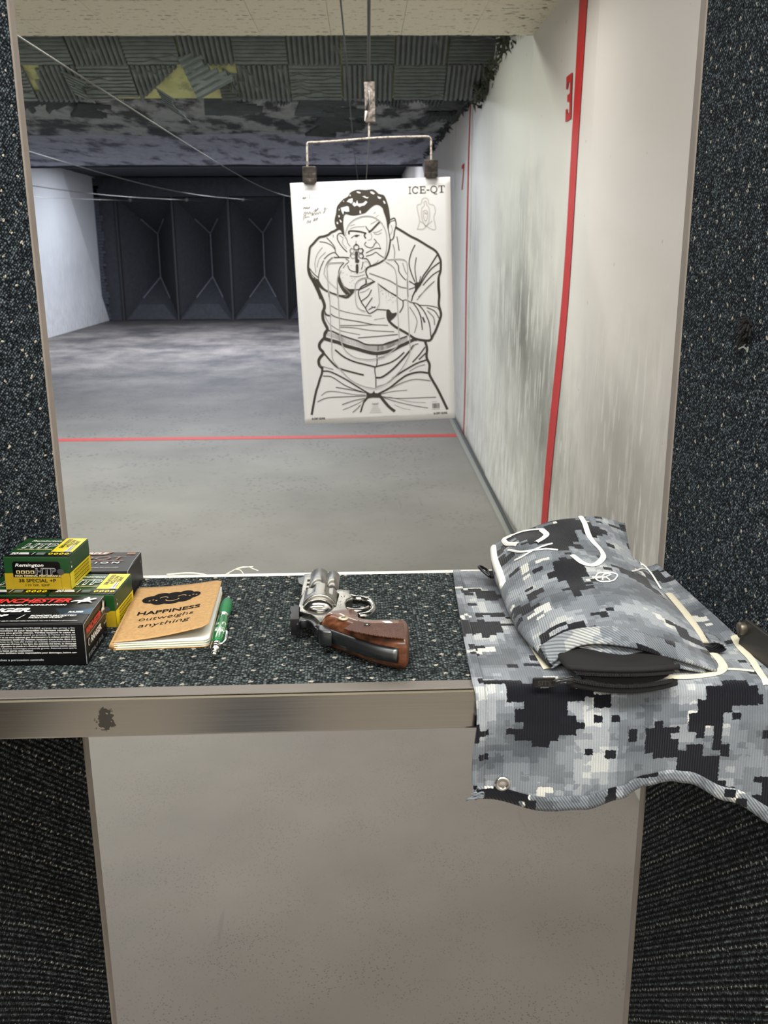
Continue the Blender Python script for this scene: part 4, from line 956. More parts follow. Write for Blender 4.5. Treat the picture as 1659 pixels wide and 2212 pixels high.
k = Ink(); k.line([(-.0022, .0006), (-.0008, .0016), (.0010, .0014), (.0022, .0020)], .0006, I['dgrey']); k.line([(-.0014, -.0014), (.0, -.0002), (.0014, -.0016)], .0006, I['dgrey']); k.line([(-.0020, -.0002), (.0018, .0004)], .0007, I['dgrey'])
k.build('medallion_mark', gun, lambda u, v, l: (mx + u, my + v, 1.0506 + .0332))
sx_, sy_ = [(0,0.763)][0]
lathe('grip_screw', [(.0001, 0), (.0030, 0), (.0030, .0008), (.0024, .0008), (.0022, .0002), (.0001, .0002)], M['black'], gun, 20, 'Z', (sx_, sy_, 1.0506 + .0324))
lathe('screw_head', [(.0001, 0), (.0013, 0), (.0013, .0005), (.0001, .0006)], GP, gun, 16, 'Z', (sx_, sy_, 1.0506 + .0328))

# ================================================================ camouflage cloth
def camo(name, g, cream=0.0, rib=(1, 0), ribp=.0019, seed=0.0, twill=False):
    t = NT(name); uv = t.uv()
    fz = t.n('ShaderNodeVectorMath', operation='MULTIPLY_ADD'); t.l(t.noise(uv, 420, 3, out='Color'), fz.inputs[0]); fz.inputs[1].default_value = (.0036, .0036, 0); t.l(uv, fz.inputs[2])
    def snap(sz, off):
        s = t.n('ShaderNodeVectorMath', operation='SNAP'); t.l(t.mapping(fz.outputs[0], loc=(off, off * 1.7, 0)), s.inputs[0]); s.inputs[1].default_value = (sz * 1.15, sz * .9, 1); return s.outputs[0]
    s1 = snap(g, seed); s2 = snap(g, seed + 3.3); s3 = snap(g * .9, seed + 6.1)
    tone = t.math('ADD', t.math('MULTIPLY', t.noise(s1, 20, 4, .58), .85), t.math('MULTIPLY', t.noise(uv, 22, 4, .6), .15))
    c = t.ramp(tone, [(0.0, srgb('40464d')), (.42, srgb('5a6168')), (.485, srgb('727980')), (.535, srgb('959b9f')), (.60, srgb('bbbeba'))], 'CONSTANT')
    c = t.mix(.2, c, t.ramp(t.noise(uv, 20, 5, .6), [(.3, srgb('5a6168')), (.7, srgb('bcc0c0'))]))
    wh = t.noise(s3, 24, 3, .6); c = t.mix(t.math('GREATER_THAN', wh, .645), c, srgb('d4d3c9'))
    bl = t.noise(s2, 14, 5, .6); c = t.mix(t.math('GREATER_THAN', bl, .548), c, srgb('111319'))
    wn = t.n('ShaderNodeTexWhiteNoise', noise_dimensions='3D'); t.l(snap(g * 1.3, seed + 9.1), wn.inputs['Vector'])
    c = t.mix(t.math('GREATER_THAN', wn.outputs['Value'], .975), c, srgb('15171d'))
    if cream: c = t.mix(cream, c, srgb('c9bfa8'), 'MULTIPLY')
    sp = t.n('ShaderNodeSeparateXYZ'); t.l(uv, sp.inputs[0])
    ax = t.math('ADD', t.math('MULTIPLY', sp.outputs['X'], rib[0]), t.math('MULTIPLY', sp.outputs['Y'], rib[1]))
    w_ = t.math('MULTIPLY_ADD', t.math('SINE', t.math('MULTIPLY', ax, 2 * PI / ribp)), .5, .5)
    if twill: c = t.mix(1.0, c, t.ramp(w_, [(.0, (.45, .45, .45, 1)), (.7, (1, 1, 1, 1))]), 'MULTIPLY')
    else: c = t.mix(1.0, c, t.ramp(w_, [(.0, (.80, .80, .80, 1)), (.7, (1, 1, 1, 1))]), 'MULTIPLY')
    c = t.mix(1.0, c, t.ramp(t.noise(uv, 1500, 2), [(.2, (.8, .8, .8, 1)), (.7, (1, 1, 1, 1))]), 'MULTIPLY')
    t.set(c, .95); t.b.inputs['Specular IOR Level'].default_value = .1; t.b.inputs['Sheen Weight'].default_value = .15
    t.bump(t.math('ADD', w_, t.noise(uv, 1300, 2)), .5, .0008); return t.m
C_tow = camo('camo_towel', .0062, .0, (1, 0), .0021, .4)
C_hem = camo('camo_hem_twill', .0062, .0, (.8, .6), .0021, 1.4, True)
C_pou = camo('camo_pouch', .0060, .0, (1, 0), .0016, 2.13)
C_lip = camo('camo_pouch_hem', .0060, .0, (.75, .66), .0021, 5.2, True)
white_thread = plain('white_stitching', 'e4e3da', .9, 0, .1, 900, .4); cream_thread = plain('cream_stitching', 'd3ccb4', .9, 0, .1, 900, .4)

tow = thing('towel', 'grey digital camouflage towel draped over the right end of the bench', 'towel')
hemX = [(.087, .958), (.095, .9562), (.14, .9468), (.175, .9505), (.205, .9595), (.228, .969), (.25, .9715), (.264, .9685), (.30, .952), (.345, .931)]
def hem_z(x):
    for (a, za), (b, zb) in zip(hemX, hemX[1:]):
        if x <= b: s = max(0, (x - a) / (b - a)); s = s * s * (3 - 2 * s); return za + (zb - za) * s
    return hemX[-1][1]
def towel_pt(t, s):
    """t 0..1 left..right, s 0..1 far edge .. hem; returns point and cloth uv"""
    ST = .62
    if s <= ST:
        q = s / ST; y = .984 + (.7065 - .984) * q + .006 * t * (1 - q)
        xl = .0965 + (.0862 - .0965) * q ** .7; xr = .3235 + .020 * max(0, (.984 - y) / .28) ** 1.2
        x = xl + (xr - xl) * t
        z = 1.0532 + .0012 * noise.noise((x * 22, y * 16, 1)) + .0026 * max(0, noise.noise((x * 9, y * 7, 5))) + .004 * max(0, (t - .93) / .07) ** 2
        return Vector((x, y, z)), (x, y)
    q = (s - ST) / (1 - ST); xl, xr = .0862, .3435; x = xl + (xr - xl) * t; hz = hem_z(x); drop = 1.0532 - hz; r = .0105
    arc = r * PI / 2; L = arc + drop - r; d = q * L; x += .0022 * math.sin(d * 60) * (1 - t) * (1 if t < .02 else .6) + (.002 * q if t < .5 else 0)
    if d < arc:
        a = d / r; y = .7065 - r * math.sin(a); z = 1.0532 - r * (1 - math.cos(a))
    else:
        e = d - arc; y = .7065 - r; z = 1.0532 - r - e
        y -= (.007 * math.sin((x - .09) * 17) ** 2 * (e / .09) + .004 * noise.noise((x * 12, z * 7, 2)) * min(1, e / .03)) + .004
        y -= .004 * (e / .09) * max(0, (x - .26) / .08)
        y += .004 * max(0, 1 - e / .02)
    
    return Vector((x, y, z)), (x, .7065 - d)
NT_, NS_ = 110, 170; v = []; uv = []; f = []; mi = []
for b in range(NS_ + 1):
    for a in range(NT_ + 1):
        p, u_ = towel_pt(a / NT_, b / NS_); v.append(p); uv.append(u_)
for b in range(NS_):
    for a in range(NT_): k0 = b * (NT_ + 1) + a; f.append((k0, k0 + NT_ + 1, k0 + NT_ + 2, k0 + 1))
cloth = mesh('cloth', v, f, C_tow, tow, smooth=True, uv=uv); so = cloth.modifiers.new('solid', 'SOLIDIFY'); so.thickness = .0018; so.offset = -1
# folded hems: bottom and left side
def band(name, pts, mat, th, par, seed=0):
    """pts: rows of (a,b) pairs across the band"""
    v = []; f = []; uv = []
    for a, b, ua, ub in pts:
        for q in range(4): s = q / 3; p = a.lerp(b, s); v.append(p); uv.append((ua[0] + (ub[0] - ua[0]) * s, ua[1] + (ub[1] - ua[1]) * s))
    for i in range(len(pts) - 1):
        for q in range(3): k0 = i * 4 + q; f.append((k0, k0 + 4, k0 + 5, k0 + 1))
    o = mesh(name, v, f, mat, par, smooth=True, uv=uv); so = o.modifiers.new('solid', 'SOLIDIFY'); so.thickness = th; so.offset = 0; return o
rows = []
for a in range(NT_ + 1):
    t_ = a / NT_; p1, u1 = towel_pt(t_, .960); p2, u2 = towel_pt(t_, 1.0); o_ = Vector((0, -.0016, 0)); rows.append((p1 + o_, p2 + o_ + Vector((0, 0, -.0008)), u1, u2))
band('bottom_hem', rows, C_hem, .0014, tow)
rows = []
for b in range(NS_ + 1):
    s = b / NS_; p1, u1 = towel_pt(0.0, s); p2, u2 = towel_pt(.035, s); o_ = Vector((-.0006, 0, .0014)) if s < .62 else (Vector((-.0006, -.0010, .0010)) if s < .68 else Vector((-.0006, -.0016, 0)))
    rows.append((p1 + o_, p2 + o_, u1, u2))
band('side_hem', rows, C_tow, .0010, tow)
ey_x, ey_z = .1110, .9690
bvh_t = BVHTree.FromPolygons([tuple(p) for p in v] if False else [tuple(towel_pt(a / 60, b / 100)[0]) for b in range(101) for a in range(61)], [(b * 61 + a, (b + 1) * 61 + a, (b + 1) * 61 + a + 1, b * 61 + a + 1) for b in range(100) for a in range(60)])
hit = bvh_t.ray_cast(Vector((ey_x, .5, ey_z)), Vector((0, 1, 0)))[0]; gy = hit.y if hit else .685
lathe('grommet', [(.0036, .0), (.0040, -.0012), (.0052, -.0016), (.0066, -.0009), (.0068, .0)], chrome, tow, 28, 'Y', (ey_x, gy - .0016, ey_z))
lathe('grommet_hole', [(.0001, 0), (.0040, 0), (.0040, .0004), (.0001, .0004)], plain('hole_beyond', '8a857d', .8), tow, 20, 'Y', (ey_x, gy - .0018, ey_z))
mesh('knot', *join_vf([tube_vf([(.0850 + .004 * math.sin(i * 2.3), .6915, .9570 + .003 * math.cos(i * 1.7)), (.0905 + .003 * math.cos(i * 3.1), .6895, .9600 + .003 * math.sin(i)), (.0960, .6925, .9575)], .0008, 6, True, 4) for i in range(7)]), C_hem, tow, smooth=True)
def on_top(bvh, off):
    def fn(p):
        h = bvh.ray_cast(Vector((p[0], p[1], 1.4)), Vector((0, 0, -1)))[0]
        return None if h is None else h + Vector((0, 0, off))
    return fn
def ribbon_on(name, pts, wd, mat, par, fn, n=10, taper=0, th=.0008, dirn=None):
    P = crv([Vector((p[0], p[1])) for p in pts], n); v = []; f = []; uv = []; N = len(P); K = 4; rows_ = 0
    for i, p in enumerate(P):
        d = (P[min(i + 1, N - 1)] - P[max(i - 1, 0)]).normalized(); nn = Vector((-d.y, d.x)); hw = wd / 2 * (1 - taper + taper * math.sin(PI * (i + .5) / N) ** .5)
        row = [fn(p + nn * hw * (2 * q / K - 1)) for q in range(K + 1)]
        if any(r is None for r in row): continue
        for q, r in enumerate(row): v.append(r + Vector((0, 0, th * math.sin(PI * q / K)))); uv.append((i * .002, q * .001))
        rows_ += 1
    for i in range(rows_ - 1):
        for q in range(K): k0 = i * (K + 1) + q; f.append((k0, k0 + K + 1, k0 + K + 2, k0 + 1))
    return mesh(name, v, f, mat, par, smooth=True)
tf = on_top(bvh_t, .0008)
Z5 = lambda *p: None
ribbon_on('cream_stripe', [(0.3098,0.9032),(0.3099,0.8548),(0.3075,0.8086),(0.304,0.7731),(0.3039,0.7441),(0.3005,0.7266),(0.2901,0.7152),(0.2721,0.7106),(0.2542,0.7105),(0.2309,0.7142)], .0075, cream_thread, tow, tf)
ribbon_on('cream_stripe', [(0.3354,0.8811),(0.3352,0.8517),(0.3342,0.8221),(0.3343,0.7988),(0.3311,0.7682),(0.331,0.7434),(0.3283,0.7171),(0.3269,0.6995)], .0058, cream_thread, tow, tf)
ribbon_on('cream_stripe', [(0.3028,0.7239),(0.3139,0.7235),(0.3247,0.7209)], .0040, cream_thread, tow, tf)
ribbon_on('cream_stripe', [(0.1458,0.8382),(0.1481,0.7916),(0.1508,0.7575),(0.1528,0.7316)], .0075, cream_thread, tow, tf)

# ---- soft pistol pouch on the towel
pou = thing('pouch', 'padded grey camouflage pouch with white stitched letters lying on the towel', 'pouch')
rows = [[(0.1539,0.7274,1.062),(0.1757,0.7221,1.08),(0.2084,0.7082,1.086),(0.2468,0.7124,1.072),(0.291,0.7169,1.0575)],
        [(0.1454,0.7671,1.066),(0.1715,0.75,1.088),(0.2101,0.7394,1.096),(0.2494,0.7367,1.086),(0.2941,0.7634,1.064)],
        [(0.139,0.8104,1.07),(0.1675,0.7922,1.093),(0.2096,0.7786,1.102),(0.2524,0.7885,1.091),(0.2903,0.8024,1.071)],
        [(0.1374,0.8578,1.073),(0.1656,0.8391,1.096),(0.2088,0.8288,1.106),(0.2523,0.8423,1.096),(0.2863,0.8443,1.076)],
        [(0.1382,0.8957,1.078),(0.1625,0.8733,1.102),(0.2036,0.8659,1.112),(0.2456,0.8782,1.105),(0.2836,0.9013,1.083)],
        [(0.1367,0.9335,1.084),(0.1595,0.9114,1.107),(0.198,0.9061,1.118),(0.2361,0.9078,1.116),(0.2694,0.9044,1.096)],
        [(0.1398,0.9748,1.087),(0.1638,0.9532,1.108),(0.2011,0.9456,1.122),(0.242,0.9545,1.124),(0.2759,0.9594,1.114)]]
# straighten the length coordinate so the sheet stays even
rows = [[Vector(p) for p in r] for r in rows]
def cr1(p0, p1, p2, p3, t): return 0.5 * ((2 * p1) + (p2 - p0) * t + (2 * p0 - 5 * p1 + 4 * p2 - p3) * t * t + (3 * p1 - p0 - 3 * p2 + p3) * t ** 3)
def ev(seq, s):
    n = len(seq) - 1; x = min(n - 1e-6, max(0, s * n)); i = int(x); t = x - i; g = lambda k: seq[k] if 0 <= k <= n else (seq[0] * 2 - seq[1] if k < 0 else seq[n] * 2 - seq[n - 1])
    return cr1(g(i - 1), g(i), g(i + 1), g(i + 2), t)
def pouch_pt(u, w_):   # u across, w_ along 0 near
    p = ev([ev(r, u) for r in rows], w_)
    p = p + Vector((0, 0, .0018 * noise.noise((p.x * 26, p.y * 30, 8)) + .0022 * math.sin(6 * u + 9 * w_) * math.sin(PI * u) * math.sin(PI * w_)))
    return p
NU_, NW_ = 60, 110; v = []; uv = []; f = []
for b in range(NW_ + 1):
    for a in range(NU_ + 1):
        p = pouch_pt(a / NU_, b / NW_); v.append(p); uv.append((p.x, p.y + p.z * .6))
for b in range(NW_):
    for a in range(NU_): k0 = b * (NU_ + 1) + a; f.append((k0, k0 + 1, k0 + NU_ + 2, k0 + NU_ + 1))
topv, topf_ = list(v), list(f)
# wrap the left, right and far sides down to the towel
bd = [b * (NU_ + 1) for b in range(NW_, -1, -1)]; bdr = [b * (NU_ + 1) + NU_ for b in range(NW_ + 1)]; far = [NW_ * (NU_ + 1) + a for a in range(NU_, -1, -1)]
def skirt(idx, out, inset):
    prev = None
    for i in idx:
        p = v[i]; col_ = [i]; zb = 1.0565
        for q, (ii, zz) in enumerate(((.4, .82), (.9, .55), (.8, .25), (0.2, .0))):
            pp = Vector((p.x, p.y, zb + (p.z - zb) * zz)) + out * (ii * min(.004, (p.z - zb) * .2)) - (out * .004 if q == 3 else Vector((0, 0, 0)))
            v.append(pp); uv.append((uv[i][0] + out.x * (p.z - pp.z), uv[i][1] + out.y * (p.z - pp.z))); col_.append(len(v) - 1)
        if prev:
            for q in range(4): f.append((prev[q], prev[q + 1], col_[q + 1], col_[q]))
        prev = col_
skirt([b * (NU_ + 1) for b in range(NW_ + 1)][::-1], Vector((-1, 0, 0)), 0); skirt(bdr, Vector((1, 0, 0)), 0); skirt(far[::-1][::-1], Vector((0, 1, 0)), 0)
pb = mesh('pouch_body', v, f, C_pou, pou, smooth=True, uv=uv); so = pb.modifiers.new('solid', 'SOLIDIFY'); so.thickness = .0016; so.offset = -1
bvh_p = BVHTree.FromPolygons([tuple(p) for p in topv], topf_)
pf = on_top(bvh_p, .0006)
# hem at the open end: twill upper band, second layer just below
rws = []
for a in range(NU_ + 1):
    u = a / NU_; p0 = pouch_pt(u, 0) + Vector((0, -.0012, -.0006)); p1 = pouch_pt(u, .095) + Vector((0, 0, .0011)); rws.append((p0, p1, (p0.x, p0.y), (p1.x, p1.y)))
band('upper_hem', rws, C_lip, .0022, pou)
rws = []
for a in range(NU_ + 1):
    u = a / NU_; p0 = pouch_pt(u * .94 + .01, 0); d_ = .0062 * math.sin(PI * min(1, u * 1.02)) ** .6; q0 = p0 + Vector((0, .0005, -.0030 - d_ * .5)); rws.append((q0 + Vector((0, 0, -.0035)), q0 + Vector((0, .006, .0015)), (p0.x, p0.y), (p0.x, p0.y + .008)))
band('lower_hem', rws, C_lip, .0018, pou)
# black padded case inside with its zip
v = []; f = []; NA, NB = 40, 18; cx0, cx1 = .1590, .2550
for b in range(NB + 1):
    s = b / NB; y = .6925 + .12 * s; wv = math.sin(min(1, s * 3 + .12) * PI / 2)
    for a in range(NA):
        an = 2 * PI * a / NA; hx = (cx1 - cx0) / 2 * (.90 + .10 * wv); hz = .0085 * wv + .0015
        ca, sa = math.cos(an), math.sin(an)
        x = (cx0 + cx1) / 2 + hx * math.copysign(abs(ca) ** .8, ca); z = 1.0672 + hz * math.copysign(abs(sa) ** .9, sa)
        yy = y - .012 * (1 - ca * ca) * (1 - s) + .010 * abs(ca) ** 3 * (1 - s)
        v.append((x, yy, z))
for b in range(NB):
    for a in range(NA): a2 = (a + 1) % NA; f.append((b * NA + a, b * NA + a2, (b + 1) * NA + a2, (b + 1) * NA + a))
f.append(tuple(range(NA))[::-1])
mesh('inner_case', v, f, M['blackfab'], pou, smooth=True)
def arcx(x, zz, dy=0): dy += .0025; c = (cx0 + cx1) / 2; q = (x - c) / ((cx1 - cx0) / 2); return Vector((x, .6905 - .0125 * (1 - q * q) + dy, zz + .003 * (1 - q * q) * (1 if zz > 1.068 else -.5)))
for zz, rr_, nm in ((1.0698, .0010, 'zip_track'), (1.0645, .0010, 'zip_track')):
    xs_ = np.linspace(cx0 + .006, cx1 - .010, 12); tube(nm, [arcx(x, zz, -.0012) for x in xs_], rr_, M['black'], pou, seg=6, n=4)
    parts = []
    for x in np.linspace(cx0 + .008, cx1 - .012, 62):
        p = arcx(x, zz, -.0022); parts.append(box_vf(p.x - .00045, p.x + .00045, p.y - .0008, p.y + .0008, p.z - .0012, p.z + .0012))
    vv_, ff_ = join_vf(parts); mesh('zip_teeth', vv_, ff_, plain('zip_teeth_black', '2b2b2c', .25, .3) if 'zip_teeth_black' not in bpy.data.materials else bpy.data.materials['zip_teeth_black'], pou, kind='stuff')
tube('piping', [arcx(x, 1.0735, -.001) for x in np.linspace(cx0 + .002, cx1 - .006, 12)], .0022, M['blackfab'], pou, n=4)
tube('piping', [arcx(x, 1.0590, .002) for x in np.linspace(cx0 + .002, cx1 - .006, 12)], .0026, M['blackfab'], pou, n=4)
zp = [Vector((.1650, .686, 1.0685)), Vector((.1500, .685, 1.0660)), Vector((.1480, .686, 1.0630)), Vector((.1515, .688, 1.0625)), Vector((.1650, .687, 1.0650))]
tube('zip_ring', zp, .0009, M['black'], pou, seg=8, n=5)
px_, py_ = .1330, .6925
pull = box('zip_pull', px_, px_ + .0185, py_, py_ + .0022, 1.0560, 1.0640, M['black'], pou, bev=.0007)
k = Ink(); k.text('SITS', 0, 0, .0046, M['steel_dark'], 1, .02, 0, w=.0110); k.rect(-.002, -.0012, .0132, -.0008, M['steel_dark']); k.rect(-.002, .0058, .0132, .0062, M['steel_dark'])
k.build('pull_lettering', pull, lambda u, v, l: (px_ + .0040 + u, py_ - .0003, 1.0577 + v))
# black webbing tab with a ring on the far left
tb = Vector(rows[5][0]) if False else rows[5][0]
tabp = tb + Vector((-.004, .004, -.012))
box('ring_tab', tabp.x - .004, tabp.x + .010, tabp.y - .009, tabp.y + .009, tabp.z - .008, tabp.z - .005, M['blackfab'], pou, bev=.0012)
rg = [tabp + Vector((-.004 - .0105 * math.sin(a), .0095 * math.cos(a), -.0050 + .0075 * math.sin(a))) for a in np.linspace(0, PI, 9)]
tube('d_ring', rg + [rg[0]], .0014, M['black'], pou, n=4)
side_st = [tuple(pouch_pt(0.0, s) + Vector((-.0012, 0, -.004))) for s in np.linspace(.62, .98, 8)]
v, f = tube_vf(side_st, .0042, 10, True, 4, 1.4); mesh('white_piping', v, f, white_thread, pou, smooth=True)
lt = rows[1][4] + Vector((.0005, .004, -.004))
v = []; f = []; uv = []
for i in range(13):
    a = PI * i / 12
    for y in (-.009, 0, .009): v.append(lt + Vector((.006 + .012 * math.sin(a), y - .004 * math.sin(a), .0045 * math.cos(a)))); uv.append((i * .002, y))
for i in range(12):
    for q in range(2): k0 = i * 3 + q; f.append((k0, k0 + 1, k0 + 4, k0 + 3))
o = mesh('side_loop', v, f, C_lip, pou, smooth=True, uv=uv); so = o.modifiers.new('solid', 'SOLIDIFY'); so.thickness = .0012
# stitched letters: drawn on the slope, draped on the cloth
def UVp(*p):  # photo-traced points as (across, along) on the pouch
    return p
def drape(name, uvs, wd, n=8, taper=.0):
    P = crv([Vector(q) for q in uvs], n); v = []; f = []; N = len(P); K = 4
    for i, q in enumerate(P):
        a, b = P[max(i - 1, 0)], P[min(i + 1, N - 1)]
        pa, pb2 = pouch_pt(min(1, max(0, a.x)), min(1, max(0, a.y))), pouch_pt(min(1, max(0, b.x)), min(1, max(0, b.y))); p = pouch_pt(min(1, max(0, q.x)), min(1, max(0, q.y)))
        e1 = pouch_pt(min(1, q.x + .02), q.y) - pouch_pt(max(0, q.x - .02), q.y); e2 = pouch_pt(q.x, min(1, q.y + .02)) - pouch_pt(q.x, max(0, q.y - .02)); nn = e1.cross(e2).normalized()
        if nn.z < 0: nn = -nn
        d = (pb2 - pa).normalized(); sd = nn.cross(d).normalized(); hw = wd / 2 * (1 - taper + taper * math.sin(PI * (i + .5) / N) ** .5)
        for r in range(K + 1): v.append(p + sd * hw * (2 * r / K - 1) + nn * (.0009 + .0009 * math.sin(PI * r / K)))
    for i in range(N - 1):
        for r in range(K): k0 = i * (K + 1) + r; f.append((k0, k0 + K + 1, k0 + K + 2, k0 + 1))
    return mesh(name, v, f, white_thread, pou, smooth=True)
for nm, uvs, wd in (('letter', [(0.21,0.836),(0.13,0.921),(0.09,1),(0.12,1),(0.18,1)], .0055), ('letter', [(0.15,1),(0.26,0.993),(0.37,0.95),(0.4,0.936)], .0028), ('letter', [(0.39,0.936),(0.41,0.871),(0.38,0.829),(0.33,0.8)], .0062),
                    ('letter', [(0.12,0.836),(0.21,0.764),(0.3,0.729),(0.36,0.714),(0.41,0.693)], .0026), ('letter', [(0.14,0.729),(0.22,0.721),(0.33,0.743),(0.41,0.764)], .0024),
                    ('letter', [(0.65,1),(0.67,0.907),(0.67,0.793),(0.68,0.721),(0.65,0.643),(0.59,0.571),(0.53,0.536),(0.48,0.557),(0.46,0.629)], .0056),
                    ('letter', [(1,0.764),(1,0.629),(1,0.571),(1,0.536)], .0036), ('letter', [(0.77,0.543),(0.9,0.614),(0.99,0.643),(1,0.614)], .0018)):
    drape('stitched_letter', uvs, wd)
ring_ = [(0.5,0.443),(0.53,0.471),(0.57,0.471),(0.61,0.471),(0.63,0.457),(0.59,0.421),(0.54,0.414),(0.51,0.421),(0.5,0.443)]
drape('stitched_ring', ring_, .0014, 5)
drape('stitched_mark', [(0.53,0.421),(0.55,0.457),(0.58,0.464),(0.59,0.457),(0.56,0.443),(0.57,0.421)], .0014, 5)

# ---- frayed thread at the bench's rear edge
th_ = thing('loose_thread', 'white frayed thread sticking up at the rear edge of the bench', 'thread')
def tp(x, z, y=.992): return Vector((x, y, z))
parts = [tube_vf([tp(*q) for q in pp], .0006, 6, True, 5) for pp in ([(-0.1546,1.0514),(-0.1494,1.054),(-0.1442,1.0567),(-0.1374,1.0588),(-0.1262,1.0586)], [(-0.1452,1.0561),(-0.1401,1.0555),(-0.1372,1.0522),(-0.1353,1.049)], [(-0.1288,1.0581),(-0.1248,1.0564),(-0.1197,1.0542)], [(-0.1452,1.0561),(-0.139,1.0577),(-0.1313,1.0587),(-0.1251,1.0591)])]
parts.append(tube_vf([tp(*q, .990) for q in [(-0.2206,1.0519),(-0.2001,1.0533),(-0.1849,1.0525),(-0.1723,1.0496),(-0.1596,1.0495),(-0.1518,1.0526)]], .0009, 6, True, 5))
v, f = join_vf(parts); mesh('fibres', v, f, plain('pale_thread', 'dcdacb', .8), th_, smooth=True)

# ================================================================ target carrier and hanger
rust = NT('flaking_painted_wire'); rn = rust.noise(rust.obj(), 90, 5, .7); rust.set(rust.ramp(rn, [(.36, srgb('51443c')), (.46, srgb('b9aea4')), (.7, srgb('dcd4cc'))]), .55, .2); rust.bump(rn, .6, .002); RW = rust.m
clipm = NT('worn_clip'); rn = clipm.noise(clipm.obj(), 45, 5, .7); clipm.set(clipm.ramp(rn, [(.4, srgb('24201d')), (.62, srgb('4d4640')), (.75, srgb('8d857b'))]), .5, .4); CL = clipm.m
bodym = NT('weathered_carrier'); rn = bodym.noise(bodym.mapping(bodym.obj(), sc=(1, 1, 2)), 60, 5, .7); bodym.set(bodym.ramp(rn, [(.38, srgb('443d38')), (.55, srgb('857c76')), (.72, srgb('b5aca6'))]), .6, .2)
HY = 3.64
hg = thing('target_hanger', 'bent white wire hanger with two dark clips holding the paper target', 'hanger', (0.028, HY, 1.87))
def hl(x, z, dy=0): return (x - .028, dy, z - 1.87)
body = plate('carrier_body', [[(-.0190, .0), (.0190, .002), (.0210, -.1330), (-.0140, -.1330)]], -.014, .014, bodym.m, hg, bev=.003)
body.rotation_euler = (rad(90), 0, 0); body.location = (0.002, 0, 1.958 - 1.87)
tube('slot_wire', [hl(.029, 1.93, -.018), hl(.031, 1.905, -.020), hl(.029, 1.88, -.018)], .003, M['alu'], hg)
tube('hook', [hl(.030, 1.900, -.018), hl(.022, 1.880, -.022), hl(.018, 1.860, -.020), hl(.016, 1.838, -.016)], .0038, M['black'], hg)
tube('hook_tip', [hl(.0185, 1.860, -.024), hl(.0160, 1.845, -.026), hl(.0130, 1.828, -.022)], lambda s: .0052 - .003 * s, plain('bright_metal', 'e8e6e0', .3, .3), hg)
tube('hook', [hl(.033, 1.870, .0), hl(.042, 1.850, .0), hl(.040, 1.838, .0), hl(.046, 1.834, .0)], .004, M['black'], hg)
tube('stem', [hl(.028, 1.868), hl(.0278, 1.82), hl(.0275, 1.772)], .0038, RW, hg, n=4)
tube('cross_wire', [hl(-.197, 1.655), hl(-.1965, 1.72), hl(-.1955, 1.752), hl(-.188, 1.7595), hl(-.15, 1.7605), hl(-.05, 1.767), hl(.0275, 1.7725), hl(.10, 1.776), hl(.20, 1.7775), hl(.238, 1.7775), hl(.249, 1.771), hl(.2515, 1.755), hl(.252, 1.70), hl(.253, 1.672)], .0038, RW, hg, n=5)
for cx, z0, z1, a in ((-.190, 1.622, 1.678, -2), (.2515, 1.640, 1.699, 1)):
    c = box('clip', cx - .028 - .0245, cx - .028 + .0245, -.012, .012, z0 - 1.87, z1 - 1.87, CL, hg, bev=.003)
    box('clip_lip', cx - .028 - .019, cx - .028 + .019, -.0145, -.0115, z0 - .006 - 1.87, z0 + .014 - 1.87, CL, c, bev=.001)

# ================================================================ paper target
pt = thing('paper_target', 'white paper target printed with a line drawing of a man aiming a handgun', 'target', (-.2322, HY - .001, .7324), 0)
PW, PH = .584, .889; tilt = rad(1.9)
def pmap(u, v, l=0):   # u,v in mm
    x, z = u / 1000, v / 1000
    wob = .010 * math.sin(PI * x / PW) * (1 - z / PH) + .006 * math.sin(2 * PI * z / PH) * (x / PW - .5) + .004 * (1 - z / PH)
    X = x * math.cos(tilt) - (z * math.sin(tilt)); Z = x * math.sin(tilt) + z * math.cos(tilt)
    return Vector((X, -wob - .0004 - .0004 * l, Z))
v = []; f = []; N1, N2 = 24, 36
for b in range(N2 + 1):
    for a in range(N1 + 1): v.append(pmap(584 * a / N1, 889 * b / N2))
for b in range(N2):
    for a in range(N1): k0 = b * (N1 + 1) + a; f.append((k0, k0 + 1, k0 + N1 + 2, k0 + N1 + 1))
pp_ = plain('target_paper', 'f3f4f5', .75, 0, .02, 30)
sheet = mesh('sheet', v, f, pp_, pt, smooth=True); so = sheet.modifiers.new('solid', 'SOLIDIFY'); so.thickness = .0004; so.offset = -1
K_ = plain('printed_black', '443f38', .7, 0, .05); G_ = plain('printed_grey', '908c86', .7, 0, .05); LG = plain('printed_light_grey', 'cfccc8', .7, 0, .03)
k = Ink()
def L(pts, w, mat=K_, layer=2, n=4, taper=0.0, closed=False): k.line(pts, w, mat, layer, n, taper, closed)
def Fl(pts, mat=K_, layer=2, sm=3): k.poly(pts, mat, layer, sm)
